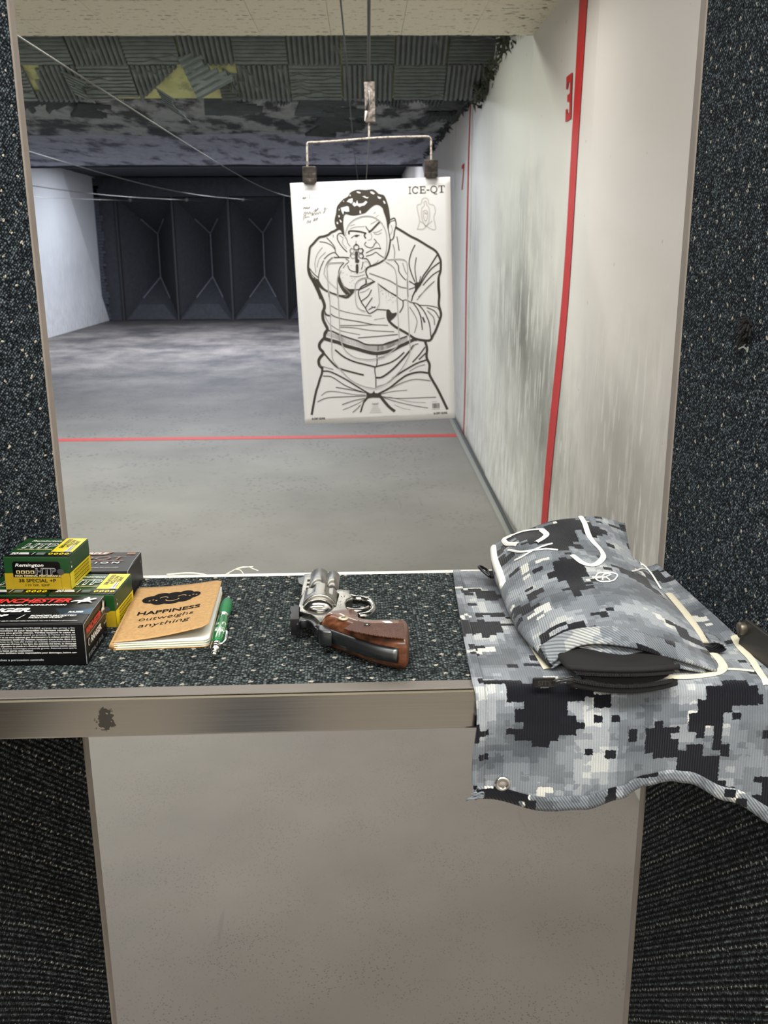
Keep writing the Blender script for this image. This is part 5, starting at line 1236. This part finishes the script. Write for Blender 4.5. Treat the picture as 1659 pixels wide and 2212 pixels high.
# --- thick outline
L([(164.8,722.4),(151.8,715.5),(140.2,711.7),(130.7,704.6),(114.4,698.9),(97.1,696.4),(83.9,686.2),(74,675.9),(59.3,661.4),(55.8,644.3),(51.3,618.5),(47.8,588.1),(49.6,570.6),(57.7,554.9),(67.1,539.2),(74.8,516.8)], 8)
L([(49.3,583.7),(52.4,561.7),(62.6,541.5),(72.7,519.1),(82.6,494.4),(88.4,476.4)], 10)
L([(65.8,548.2),(76.6,521.4),(87.3,492),(98.1,462.5),(100.7,442.9),(93.1,423.6),(92.8,399),(100.4,379),(107,361.4),(97.1,346.9),(93.4,329.6),(83.8,320),(73.9,306.6),(74.1,290.3),(87.2,272.2),(74.6,257.6),(67.2,243.9),(68.7,227.4),(78.3,215.6)], 11)
L([(79.7,216.8),(77.1,196.6),(67.8,173.9),(59.8,151),(50.2,125.6),(39.8,87),(28.6,39)], 8.5)
Fl([(69.6,548.1),(85.6,542.7),(90.8,525.6),(101.2,510.8),(108.3,503.3),(120.8,500.4),(153,488.3),(182.8,478.7),(190.8,485.6),(199.2,499.8),(215.7,501.6),(212.6,490.8),(192.7,473.4),(182.4,471.4),(152.6,481),(123,494.3),(108.1,499.7),(93.6,509.9),(79.1,521.3),(85,494.5),(78,504.4)], sm=0)
Fl([(168.6,574.7),(161.2,557.5),(159.1,537.8),(165.3,517.8),(178,497.4),(193.5,483.5),(211.4,493.9),(217.8,504.7),(199.3,505.4),(185.8,512.5),(172.6,524.1),(166.8,544.1),(164.1,557.4)], sm=2)
L([(170.7,530.8),(178.9,512.8),(194.2,496.7),(198.5,489.9)], 4, G_, 3)
# --- hair
Fl([(163.6,721.4),(156.5,736.6),(154.9,751.5),(157.1,764),(162,778.6),(165,797.4),(171,807.6),(183,819.6),(192.4,827.6),(208.6,835.3),(216,847.4),(229.8,854.1),(245.7,857.4),(274.7,854.9),(297.1,856.5),(310.3,850.8),(321,840),(338.7,835.1),(347,821.2),(352.9,802.2),(356.7,785.3),(358.5,764.3),(359.5,745.3),(354.9,730.7),(351.3,709.6),(347.6,731),(343.1,756.5),(337.1,773.6),(334.3,786.3),(326.8,796),(314.7,801.7),(302.3,800.1),(284.8,788.3),(270.7,776.3),(259.3,772.5),(243.3,769.4),(225.1,767.2),(209.5,770.3),(196.1,774),(189.1,762.7),(186.3,741.7),(186.7,729),(189.3,694.8),(179.8,708),(174.8,718.8)], sm=2)
for pp2 in ([(203,816.7),(209.1,823.8),(217.1,827),(225,828.3),(225,815.8),(219.5,809.4),(211.9,813.9)], [(179.8,796.8),(190.8,798.8),(204.5,802),(209.9,797.6),(210.6,781.9),(199.9,781.3),(191.1,784.8),(188,771.2),(182,784.1)], [(222.8,807.6),(228.9,815.7),(235.3,809.1),(241.5,821.4),(244.2,808.8),(261.1,809.1),(272.8,817.6),(278.8,812.6),(267.5,801.6),(256.2,799.9),(249.2,796),(240.5,802.7),(230.2,798.5)],
            [(239.7,851),(246.5,851.3),(256.7,846.1),(251.7,843.4),(242.9,846.3)], [(290.1,849.5),(299,848.5),(307.6,841.6),(301.8,838.1),(292,843.2)], [(315.7,832.5),(322.7,829.5),(330.4,826.1),(324.6,821.1),(318,824.9)], [(335.5,815.5),(341.1,814.2),(345.2,805.7),(339.6,804.4)],
            [(260.1,833.1),(270.3,834.8),(275.6,829.4),(284.6,830),(278.8,825.1),(268.9,828.6)], [(169.2,770.9),(174.4,770.7),(175.2,764.4),(170.6,763.5)], [(172.4,756),(179,752.6),(182.1,746.1),(176.3,745.3)], [(161.8,748),(167.4,746.7),(168,739.3),(162.4,740.6)], [(214.5,840.8),(219,841.1),(217.5,834.9),(214.2,835.4)], [(188.6,820.4),(193.2,821.3),(191.8,816.1)], [(248.5,783.5),(252.6,784.4),(253.7,773.8),(248,774)],
            [(172.4,792.9),(175.7,792.7),(174.7,786.5),(172,787)]):
    Fl(pp2, pp_, 3, 0)
# --- head
L([(184.2,704.6),(171.8,707.3),(162.8,700.2),(162.5,685.2),(171.8,667.7),(183.4,652.2),(195.4,640.5)], 3.4)
L([(171.4,699.8),(183.3,689.7),(179.6,676),(185.2,662.9),(193.7,651.8)], 1.8, G_)
L([(190.4,694.8),(196.7,683.8),(199.8,670.9),(207.9,659.8)], 1.8)
L([(205.7,703.8),(207.4,713.7),(231.2,712.8),(253.7,708.2),(268.2,703.4)], 5.6); L([(266,704.5),(262.1,695.1),(266.2,686.4)], 5)
L([(279.7,707.2),(290.3,714.2),(304.5,727.4),(318.7,740.2)], 6.4); L([(268.3,727.8),(274.6,717.4),(282.2,710.3)], 3); L([(322.2,743.6),(329.8,735.9)], 4, G_)
L([(213.5,688.5),(221.2,694.6),(232.7,698.4),(244,697.3)], 2.4); Fl([(226.8,694.4),(231.6,697.8),(240.7,698.1),(237,692.5),(230.1,691.5)])
L([(294.4,705.5),(312.6,707.4),(327.7,715.3)], 1.8, G_); L([(298.7,701.1),(312.2,698),(324.9,703.2)], 1.8, G_)
L([(274.9,678.6),(286.5,682.4),(289.4,695.1),(285.2,702.7)], 1.6, G_); L([(267.3,672.5),(261.7,665.2),(267,657),(283.8,650.8),(293.2,655.3),(298.2,664.8),(305.3,672),(297.8,681.9)], 2.8)
L([(265.9,633.8),(284.6,642.1),(305.4,649.1),(321.2,646.3)], 2.8); L([(305.3,671),(315.1,662),(320.1,645.7)], 1.8); L([(265.3,622),(286.1,627),(302,634.6),(315.7,624.3),(332.3,613.5)], 2.8, K_)
L([(335.6,609.5),(319.1,598.9),(298.1,590.3),(281.8,585.5),(267.8,580),(264,573.2)], 6); L([(357.1,675.3),(354,656.2),(348,632.7),(336.7,609.4)], 5.6); L([(347.8,735.2),(350.4,716),(354.1,696.8),(356.7,677.5)], 3.2)
L([(289,591.8),(303,597.8),(310.3,606.1)], 1.8, G_); L([(210.1,721.7),(229.7,727.3),(263.8,727.6)], 1.6, G_); L([(211.9,732.2),(229.1,736.8)], 1.6, G_); L([(286.8,735.6),(307.6,745.3),(314.6,749.2)], 1.6, G_); L([(298.7,772),(306.8,775.8)], 1.4, G_); L([(305.9,758),(317.6,766)], 1.4, G_)
L([(358.2,747.5),(372.4,752.8),(377.3,749.8),(380.7,733.9),(379.1,721.2),(373.9,706.6),(370.9,687.6),(365.3,678.2),(357.9,675.7)], 4.2); L([(355.3,732.8),(361.8,742),(375.5,744.6)], 2.2); L([(362.4,728.3),(366.2,711.2),(358.2,693.4)], 1.6, G_)
# --- near sleeve
L([(123.1,693.2),(139.1,675.4),(150.6,657.8),(152.9,638.3),(163.5,624.9)], 3.0); L([(96,680.4),(117.5,676.7),(138.5,665.8),(150.3,652.4)], 2.6); L([(163.5,623.8),(149.5,639.5),(128.5,633.8),(109.2,618.4)], 3.0)
L([(105,659.6),(85.1,636.6),(73.8,604.6),(76.1,569.6)], 2, G_); L([(115.3,641.9),(90.9,619.1),(80.8,589)], 2, G_); L([(148.6,624.4),(124.9,612.3),(110.7,587.9),(105.1,561.9)], 2.2, G_); L([(139.2,621.5),(129.5,613.2),(117,596.3)], 5, G_)
L([(148.4,621.6),(174.8,621.6),(201,618.7)], 4); L([(106.5,612),(91.9,582.1),(84.1,551.7),(85.6,538.5),(102.3,511.3),(127,497.1),(149.5,485.2),(184.1,482.7)], 3.2)
L([(181.7,601.4),(167,585.7),(160.1,566.3),(157.2,537.9),(169.3,506.6),(186.6,484.8)], 3.4); L([(51.9,588),(66.7,567.7),(84.1,551.7)], 3.2); L([(52.5,579.2),(61.6,561.3),(82.4,543)], 2.4)
L([(107.7,559.6),(120.2,537.1),(150.8,507.3)], 5, LG, 1); L([(146.5,702.9),(148.2,693.3)], 2, G_)
# --- hands and revolver
k_c = [(230.4,655.3),(213.8,643.4),(245.3,642.2),(216.6,623.9),(246.4,623.8)]
for (cx, cy), r, w_ in zip(k_c, (9.5, 8, 8, 8, 8), (3.4, 2.0, 2.4, 2.0, 2.4)):
    L([(cx + r * math.cos(a), cy + r * math.sin(a)) for a in np.linspace(0, 2 * PI, 13)[:-1]], w_, K_ if w_ > 2.2 else G_, 3, 3, 0, True)
L([(230.5,678.2),(229.8,664.9)], 1.6); Fl([(225.1,662.3),(230.1,669.7),(234.9,662)]); Fl([(224.5,638.7),(235.9,638.2),(233.8,614.6),(239.9,608.9),(236.2,599.9),(224.8,600.4),(224.2,616)], K_, 3); Fl([(225.5,592.1),(235.1,591.7),(233.2,563.4),(225.5,563.3)], K_, 3)
L([(250.7,650.6),(255.8,642.8),(251.6,632.2),(255.2,622.4),(251.1,612.8)], 4); L([(212.1,653.2),(206.6,644.8),(209.2,633.9),(205.8,623.2)], 2.6)
L([(195.3,591.1),(202,575.6),(217.7,568),(224.7,568.2)], 3.2); L([(252.8,601.9),(249.8,586.8),(245.8,576.1)], 3); L([(256.9,613.7),(267.1,612.2),(277.8,596.6),(280,585.6)], 4); L([(257.2,597.4),(262.1,603.7),(273.2,596.7),(274.9,583.6),(263.1,577.6),(257.8,586.5)], 1.4, G_)
L([(264.2,576.4),(261.9,562.3),(267.3,546.4)], 5); L([(189.3,615.2),(200.3,606.1),(188.2,595.7),(178.3,583)], 2.4); L([(202,553.3),(227.2,550.1),(256.2,556)], 2, G_); L([(237.1,563.3),(251.1,567.1),(260.7,575.5)], 2, G_)
L([(261.1,537.8),(260.5,526.2)], 5); L([(217.7,502),(236.3,504),(248.4,514.6),(290.7,530.1)], 3.6); L([(222.4,526.6),(233.4,536.7),(259.1,544.9),(277.3,539.4),(291.8,529.4)], 2.2)
for q, (x, y) in enumerate([(190.7,558.5),(207.2,564.5),(220.7,559.6),(208.4,544.7),(212.7,537.9),(200.7,529.6),(207.8,533.7),(219.8,542.1),(177.3,565.6),(174,548.2),(171.1,537.4),(206.9,516.2),(216.6,524.6),(238.6,593.8),(208.6,590.6)]): k.disc(x, y, 1.6, 1.2, G_, 2, 7)
L([(260.3,535.9),(261,523.9),(240.1,510.3),(230.2,489),(239.9,457.1),(254,434.6),(259.7,422.2),(270.7,413.2),(298,426.9)], 4); L([(237.2,503.2),(268.2,516.4),(294,529.8)], 4); L([(236.6,491.1),(254.5,495.3),(272.7,505.4)], 2.2, G_)
L([(239.5,459.5),(266.2,477.4),(279.9,499.1)], 3.6); L([(254.5,434.6),(267.6,452.4),(281.1,470.1)], 3.6); L([(266.3,426.8),(279.3,433.7),(292.2,436.8)], 3.2); L([(277,438.6),(289.5,433.3)], 2.4)
# --- far arm
L([(305.4,521.2),(327.6,501.6),(350.1,487.5),(375,473.2)], 3.4); L([(308,518.5),(347,489.3),(376.5,468.9),(393.7,456.6),(408.8,457.5),(426.2,447.6),(443.7,444.5),(458.6,436.2),(496.4,432.3),(523.9,425.2)], 3.2)
L([(396.7,456),(395.9,434.1),(383.2,412.7)], 4); L([(297.5,426.9),(319,424.9),(339.2,422.1)], 4); Fl([(335.4,423),(344.3,423.9),(353.9,411.3),(371.2,412.6),(368.7,401),(352.9,386.8),(342.5,381.1),(336.7,394.8)])
rh = random.Random(3)
for (x, y) in [(315.1,507.4),(322.2,497.5),(331.8,487.5),(341.5,477.5),(351.5,474.7),(358.6,464.7),(365.9,457.2),(321.6,483),(316.8,490.5),(331.1,470.6),(345.9,462.8),(338,453.4),(355.7,455.1),(329.8,499.6),(344.5,489.4),(312,495.5)]:
    for q in range(3): k.disc(x + rh.uniform(-5, 5), y + rh.uniform(-5, 5), 1.0, 1.3, G_, 2, 6)
L([(436.1,443.6),(453,417.4),(462.2,387.7),(466.5,345.2)], 4); L([(451.2,441.8),(470.7,419.1),(485.1,391.7),(494.4,361.9),(498.7,314.7)], 4); L([(486.1,425.9),(511,414.7),(523.3,400.1),(530.5,385.1)], 3.4); L([(525.2,424.4),(533.7,411.9),(535.9,397.2)], 3)
L([(420.5,430.8),(435,408.3),(447.1,376),(436.3,334.4)], 3, G_); L([(488.3,413.6),(510.3,388.3),(513.4,361.2)], 4, G_); L([(469.8,389.8),(475.7,372.4)], 6); L([(457.7,407.4),(464.8,390)], 3, G_)
L([(379,720.2),(402.2,705.9),(433.2,686.1),(459.9,672.3),(495.5,649.5),(517.8,635.7),(530,623),(540.8,599.3),(542.6,581.9),(540.9,558),(533.5,534.3),(531.4,499.3),(534,463.8)], 8.2)
L([(532.9,530.2),(532.9,501.4),(533.9,470.1),(531.4,438.7),(534,421.6),(539,399.5),(532.9,377.7),(516.7,338.9),(506,321.9),(494,303.7),(462.2,306.1),(436.9,313.3),(419.4,325.1),(402,336.9),(382,348.8),(362.1,361.9),(343.7,379.8),(336.8,397.3),(336.9,416.8)], 9)
L([(528.6,614.8),(509.7,587.5),(493.1,564.2),(476.4,543.1),(464.2,519.5),(447.3,493.7),(432.6,468.8)], 5); L([(455.8,506.8),(444,490.4),(434.6,471.5),(428.9,452.3)], 4.4); L([(537.1,588.6),(506.9,567),(485.6,542.7),(466.4,515)], 4.6); L([(537.5,559.3),(513.1,546),(489.6,525.1),(474.2,509.2)], 4)
Fl([(442.3,517),(455,520.2),(468.7,514.9),(454.3,495.6),(445.1,483.8),(443,502.7)]); L([(451.5,609.2),(445.1,568.3),(450.4,520)], 3.2); L([(448,654.6),(433.4,627.2),(424.2,590.8),(431,555.8),(443.6,522.4)], 4); L([(420.8,495.8),(445.3,502.6)], 3); L([(423,525.4),(444.4,511.4)], 4); L([(466,541.3),(459.6,519.6)], 3)
L([(382.2,687.1),(385.8,661.3),(388.3,637.6)], 3, K_); L([(366.4,660),(371.8,636.1),(369.4,610.3)], 3, G_); L([(370.9,601.6),(383.4,583.7),(385.3,561.9),(398.4,541.7),(409.4,530.3)], 3.4); L([(400.2,591.8),(408.3,563.2),(415.9,549.8)], 2.4, G_)
L([(276.1,559.2),(317.9,542.7),(351.8,528.2),(385.5,507.1),(417.5,498.8)], 5, G_, 1); L([(517.1,521.8),(498.3,505),(455.6,466.8)], 2.8, G_); L([(516.4,521.3),(488.2,498.4),(449.1,455.2)], 3, G_)
# --- torso folds, rib knit, trousers
L([(123.3,417.5),(137.9,406.7),(173,395.5),(223.5,385.5),(273.9,373),(294.1,369.8)], 3); L([(156.4,373.2),(222.7,370.5),(286.5,370.6),(336.1,366.5)], 2.2); L([(156,367.1),(209.5,362.1),(272.8,349.9),(359.3,341.7)], 2.2); L([(221.6,324.4),(297.3,327.1),(371.6,331.3)], 3)
L([(125.1,446.8),(159.6,428.4),(212.3,414.2),(275.3,403.2)], 3.4, G_, 1); L([(120.7,375.8),(145.3,358.8),(170.3,349.2),(228.6,335.9)], 3, G_, 1); L([(284.9,389.4),(325.8,394.7)], 2, G_); L([(98.6,430.7),(105.3,415.8),(120.3,410.3)], 6); L([(99.6,425.8),(104.4,401),(118.1,375.9)], 2, G_)
L([(100.8,344.3),(106.5,354),(119.4,354.8),(154.3,338.6),(184.4,326.3),(219.7,313.8),(249.8,298.9),(283,295.2),(321.5,295.8),(373.3,309.4)], 5); L([(321.1,297.6),(370.3,311.5),(406.5,322.6)], 5)
lo_, hi_ = [(105.4,336.7),(143.1,321.6),(168,308.2),(218.6,292.6),(256.4,277.4),(287.1,272),(320.7,276.3),(359.8,289.9)], [(106.2,349.1),(144.2,340.2),(169.1,328.1),(219.6,311.3),(252.2,296.4),(288,292.5),(321.4,293.8),(360.3,303.6)]
A1, A2 = crv(lo_, 9), crv(hi_, 9)
for a_, b_ in zip(A1, A2): L([tuple(a_), tuple(b_)], 1.2, K_, 2, 1)
A1, A2 = crv([(291.7,272.4),(325.3,277.4),(356.7,290),(380,295.4),(407.2,305.7)], 7), crv([(292.6,292.4),(326,293.7),(357.3,305),(380.6,312.9),(407.7,319.3)], 7)
for a_, b_ in zip(A1, A2): L([tuple(a_), tuple(b_)], 1.2, K_, 2, 1)
L([(92,327.2),(117.2,318.8),(147.5,308.9),(172.5,296.8),(218,282.1),(253.5,270),(286.6,263),(320.2,265.8),(351.4,272.7)], 13); L([(332.7,268.4),(356.1,275),(379.6,286.7),(400.4,294.7),(431.6,308.5),(441.9,309.4)], 12)
L([(290.4,259.8),(288.9,222),(280,204.6),(282.3,168.8),(281,130.4)], 3.8); L([(133,281.9),(164.9,254.3),(202.7,235.3),(240.9,223.8),(283,211.6)], 6); L([(286.4,213.3),(336,224.9),(367.6,240.7),(394.1,262.4)], 5.2); L([(283.9,171.3),(307.9,173),(347.9,199.6),(388,237.4),(414.8,266.6),(430.9,287.3)], 7)
L([(88.5,272.2),(117.2,235.8),(141.8,213.4),(187.6,197.2),(234.9,183.3)], 6.4); L([(69.8,224.8),(92.8,217.6),(120.8,209)], 3, G_); L([(80.2,203.6),(109.8,200),(160.3,173.2),(210.5,139.3),(256,109.3)], 5.4)
L([(286.7,107),(332,128.6),(374.8,159.2),(406.5,177.2),(450.7,185.3),(489.3,178.8)], 7); L([(346.5,166.6),(386.3,190.6),(438.9,217.9),(476.6,229.9)], 6); L([(426.2,224.7),(452.8,251.5),(474.1,278.3)], 5); L([(451,233.9),(474.7,254.4)], 5); L([(425.4,277.5),(436.1,289.6),(449,292.9)], 4, G_)
L([(337.2,128.4),(390,149.7),(431.8,158.4),(470.5,154),(491,149.9)], 4, G_); L([(412.1,189.7),(443.7,206.4),(472.2,212.9)], 3, G_); L([(285.5,136.7),(327.6,149.3),(354.4,168.8)], 3, G_, 1)
L([(476,299.4),(482.2,273),(479.4,240.4),(490.2,212.3),(488,179.4),(498.9,153.5),(516.2,122.1),(533.5,85.4),(554.5,38)], 9.5)
Fl([(243.1,111.6),(266.6,112.3),(273.6,121.6),(277,112),(296.5,110.5),(305,96),(294.5,93.2),(265.8,94.8),(250,92.7),(233.4,75.1),(221.1,39.5),(214.5,39.8),(229.7,80.4),(245.1,100.7)], sm=0); L([(297.3,98.8),(312.1,77.6),(329.5,56.2),(348.5,39.9)], 11)
L([(52.9,86.1),(90.6,100.3),(156.2,102.2),(246.5,102.7)], 2.8); L([(128.3,139.6),(183.9,128.6),(247,113)], 3); L([(70.2,110.6),(92.1,124.1),(131.2,122.7),(195.9,109.6),(237.6,106.6)], 3, G_); L([(149.3,72.8),(194.7,86.3),(236.9,93.2)], 4, G_); L([(150.7,51.9),(207.1,73.4),(243.4,92.4)], 2.2); L([(188.3,41.4),(206.1,55.2),(218.6,67.8)], 4, G_); L([(81.6,184.9),(113.8,180.4),(158.9,148.8),(197,130.2),(235.4,116)], 3.4)
L([(289,100.4),(351.2,89.2),(408.5,86.7),(511.4,85.7)], 2.8); L([(309.6,93.2),(355.9,76.1),(420.6,57.7),(479,45.3)], 2.4); L([(293.2,106.2),(344.4,115.3),(400.5,118)], 2.2); L([(330.6,95.1),(408.1,73.7),(470.5,66.4)], 1.8, G_); L([(350.2,63.3),(381,49.2),(410.9,42.4)], 1.6, G_)
# --- scoring lines: white gap under a thin grey line
def score(p): L(p, 4.2, pp_, 4, 5); L(p, 2.0, G_, 5, 5)
score([(190.4,694.8),(196.3,718),(207.7,738.7),(229,754.8),(258.8,763.7),(288.1,762.9),(310.2,753.6),(329.7,733.8),(342,705.8),(344.3,669.4),(340.2,637.4),(330.9,607.5)])
score([(179.5,603.7),(147.4,603.8),(126.6,602.1),(118.3,587.6),(118.1,559.2),(118.8,515.1),(118.9,479.7)]); score([(120.7,498),(122.2,449.4),(120.1,365.9),(120.7,313.7),(120.4,253.4),(137.2,222.4),(186,167.1),(236.6,139.7),(280.5,129.9)])
score([(274.7,130.1),(306.4,139.8),(338.4,159.2),(376.1,193.5),(403.3,233.1),(417.3,265.3),(416.5,315.3),(415.3,389.4),(414.6,462.6),(414.1,534.8)]); score([(416.4,468.3),(416.6,525.7),(417.6,580.2),(411.9,598.9),(398.5,605.9),(380.2,607.3),(343.6,605.9)])
score([(153.5,540),(154,484.6),(154.2,423.7),(153.7,349.8),(156.7,312.3),(171.5,279.2),(203.6,252.9),(241.8,243.5),(267.6,241.5),(319.5,248.7)]); score([(293.1,245.9),(324.4,255.6),(358.7,277.5),(376.4,301.8),(376.5,351.5),(375.7,415.4),(374.7,476.2),(375.3,536.3)]); score([(374.9,469.9),(376.7,505.2),(374.5,549.2),(369.7,571.2),(356.6,587),(336.5,600.3)]); score([(151.4,478.4),(152.8,522.6),(155.8,553.3),(170.9,574.6)])
score([(218.7,500.2),(220.5,520),(228.5,532.9),(245.2,542.8),(263.7,544.7)]); score([(219,515.9),(218.6,494.2),(219.9,453),(229.8,433.1),(253.4,421.9)]); score([(305,524.6),(307.2,478.8),(306.6,447.3),(297,433)])
# --- lettering
def slab(ch, x, y, w, h):
    s_ = h * .15
    def r(a, b, c, d): k.rect(x + a * w, y + b * h, x + c * w, y + d * h, K_, 2)
    if ch == 'I': r(.36, 0, .64, 1); r(0, 0, 1, .10); r(0, .90, 1, 1)
    if ch == 'T': r(.39, 0, .61, 1); r(.2, 0, .8, .10); r(0, .90, 1, 1); r(0, .68, .07, 1); r(.93, .68, 1, 1)
    if ch == 'E': r(.12, 0, .32, 1); r(0, 0, 1, .11); r(0, .89, .95, 1); r(.3, .46, .75, .56); r(.92, 0, 1, .32); r(.87, .70, .95, 1); r(.68, .34, .76, .68)
    if ch in 'CQ':
        a0, a1 = (rad(42), rad(318)) if ch == 'C' else (0, 2 * PI)
        L([(x + w / 2 + w * .42 * math.cos(a), y + h / 2 + h * .45 * math.sin(a)) for a in np.linspace(a0, a1, 22)], h * .13, K_, 2, 2)
        if ch == 'C': r(.84, .62, .92, 1)
        else: L([(x + .45 * w, y + .10 * h), (x + .62 * w, y - .14 * h), (x + .92 * w, y - .14 * h)], h * .10)
    if ch == '-': r(0, .36, 1, .50)
lx = [(430.5,835.4),(562.8,835.6)]
x_ = lx[0][0]
for ch, w_ in (('I', .07), ('C', .185), ('E', .165), ('-', .075), ('Q', .20), ('T', .175)):
    W_ = (lx[1][0] - lx[0][0]); slab(ch, x_, lx[0][1], W_ * w_, 25); x_ += W_ * (w_ + .026)
hw = [[(41.9,833.8),(48,839.8),(46.2,831.5),(54.7,839.5),(53.2,834.4),(42,835.9)], [(67.6,847.3),(68.9,832.7)], [(42.7,797.1),(46.6,804.3),(51.8,797.8),(55.7,805),(59.7,798.5),(67,805.1),(63.2,799.4),(44.2,802.3)],
      [(42.4,777.1),(48.8,788.5),(50.4,778.9),(56.7,787.1),(59.5,778.5),(67,788.8),(67.5,780.3),(76.8,784.2)], [(80.4,786.1),(89,796.3),(86,785.9),(97.2,800.1),(95.6,793.9),(88.6,790)], [(41,758.2),(43.2,772.9),(51.4,776.8),(46.1,766.4),(57.7,770.2),(63.3,767.8)], [(71.6,773.8),(77.8,782),(76.1,773.7),(84.7,783.8),(86.4,775.3),(92.7,783.5),(95.6,777.1),(101.9,786.3),(105.9,778.8)],
      [(115.1,780.5),(122.5,790.7),(118.3,795.1),(124.2,799),(118.6,782.5)], [(128.6,796.8),(129.4,792.5)], [(52.7,747.1),(58,757.5),(60.8,748.9),(67.1,757.1),(65.3,747.7)], [(77.1,754.6),(83.5,764.9),(80.5,754.5),(89,762.6),(93.6,764.5),(88.6,756.3)]]
for q in hw: L(q, 1.8, G_, 2, 3)
Gs = [[(458.9,710.6),(467.7,738.8),(463,768.4),(460.4,793.7),(475.2,799.3),(479,813.7),(491.4,819.4),(501.3,811.8),(504.2,798.1),(522,791.1),(527,770),(520.8,749.3),(526.5,709),(508.5,709.7),(493,718.8),(479.2,709.8),(460,710.6)], [(477,784.6),(486.2,792.6),(486.5,805.1),(493.3,806.9),(496.3,794.3),(503.8,783.5),(505.4,758.3),(500.2,733.3),(490.8,721),(481,734),(475.1,759.6),(477,784.6)], [(482.3,773.9),(494.6,775.5),(498.6,758.6),(491.3,737.9),(482.7,750.8),(482.3,773.9)], [(468.8,738.8),(482,729.8),(490.7,718.9)], [(513.8,736.9),(502.3,729),(490.7,718.9)]]
for q in Gs: L(q, 4.0, LG, 1, 4)
for i_, q in enumerate([(487,761.2),(489.4,748.5),(489,737.9),(489.2,729.5),(508.7,716)]): k.text('N' if i_ == 0 else 'I', q[0], q[1], 9 if i_ == 0 else 6, G_, 2, 0)
bx0, by0 = [(497.2,42.6),(525.1,62.4)][0]; bx1, by1 = [(497.2,42.6),(525.1,62.4)][1]
xx = bx0
while xx < bx1:
    ww = rh.choice((1.1, 1.6, 2.6)); k.rect(xx, by0, min(xx + ww, bx1), by1, K_, 2); xx += ww + rh.choice((1.1, 1.8))
k.text('B-29 HP', bx0, by1 + 4, 4, G_, 2, 0); k.text('0 00000 0000', bx0 - 2, by0 - 6, 3.4, G_, 2, 0, w=30)
ax_, ay_ = [(28.5,17.2)][0]; k.text('B-CMY GUNS.', ax_, ay_, 8, K_, 2, .05, 0, w=52)
ax_, ay_ = [(501.8,18.9)][0]; k.text('B-CMY GUNS.', ax_, ay_, 8, K_, 2, .05, 0, w=54)
L([(93.3,17.6),(204.3,19.9),(362.1,19.8)], 1.6, LG, 1); L([(301.2,21.1),(492.6,18.7)], 1.6, LG, 1)
cx_, cy_ = [(276.2,65.8)][0]
k.text('TARGET', cx_, cy_, 8, G_, 2, .03, 0, w=26, align='C')
for q in range(4): k.rect(cx_ - 11 - q * 4, cy_ - 8 - q * 7, cx_ + 11 + q * 4, cy_ - 5.5 - q * 7, LG, 2)
k.build('printed_drawing', pt, lambda u, v, l: pmap(u, v, l))
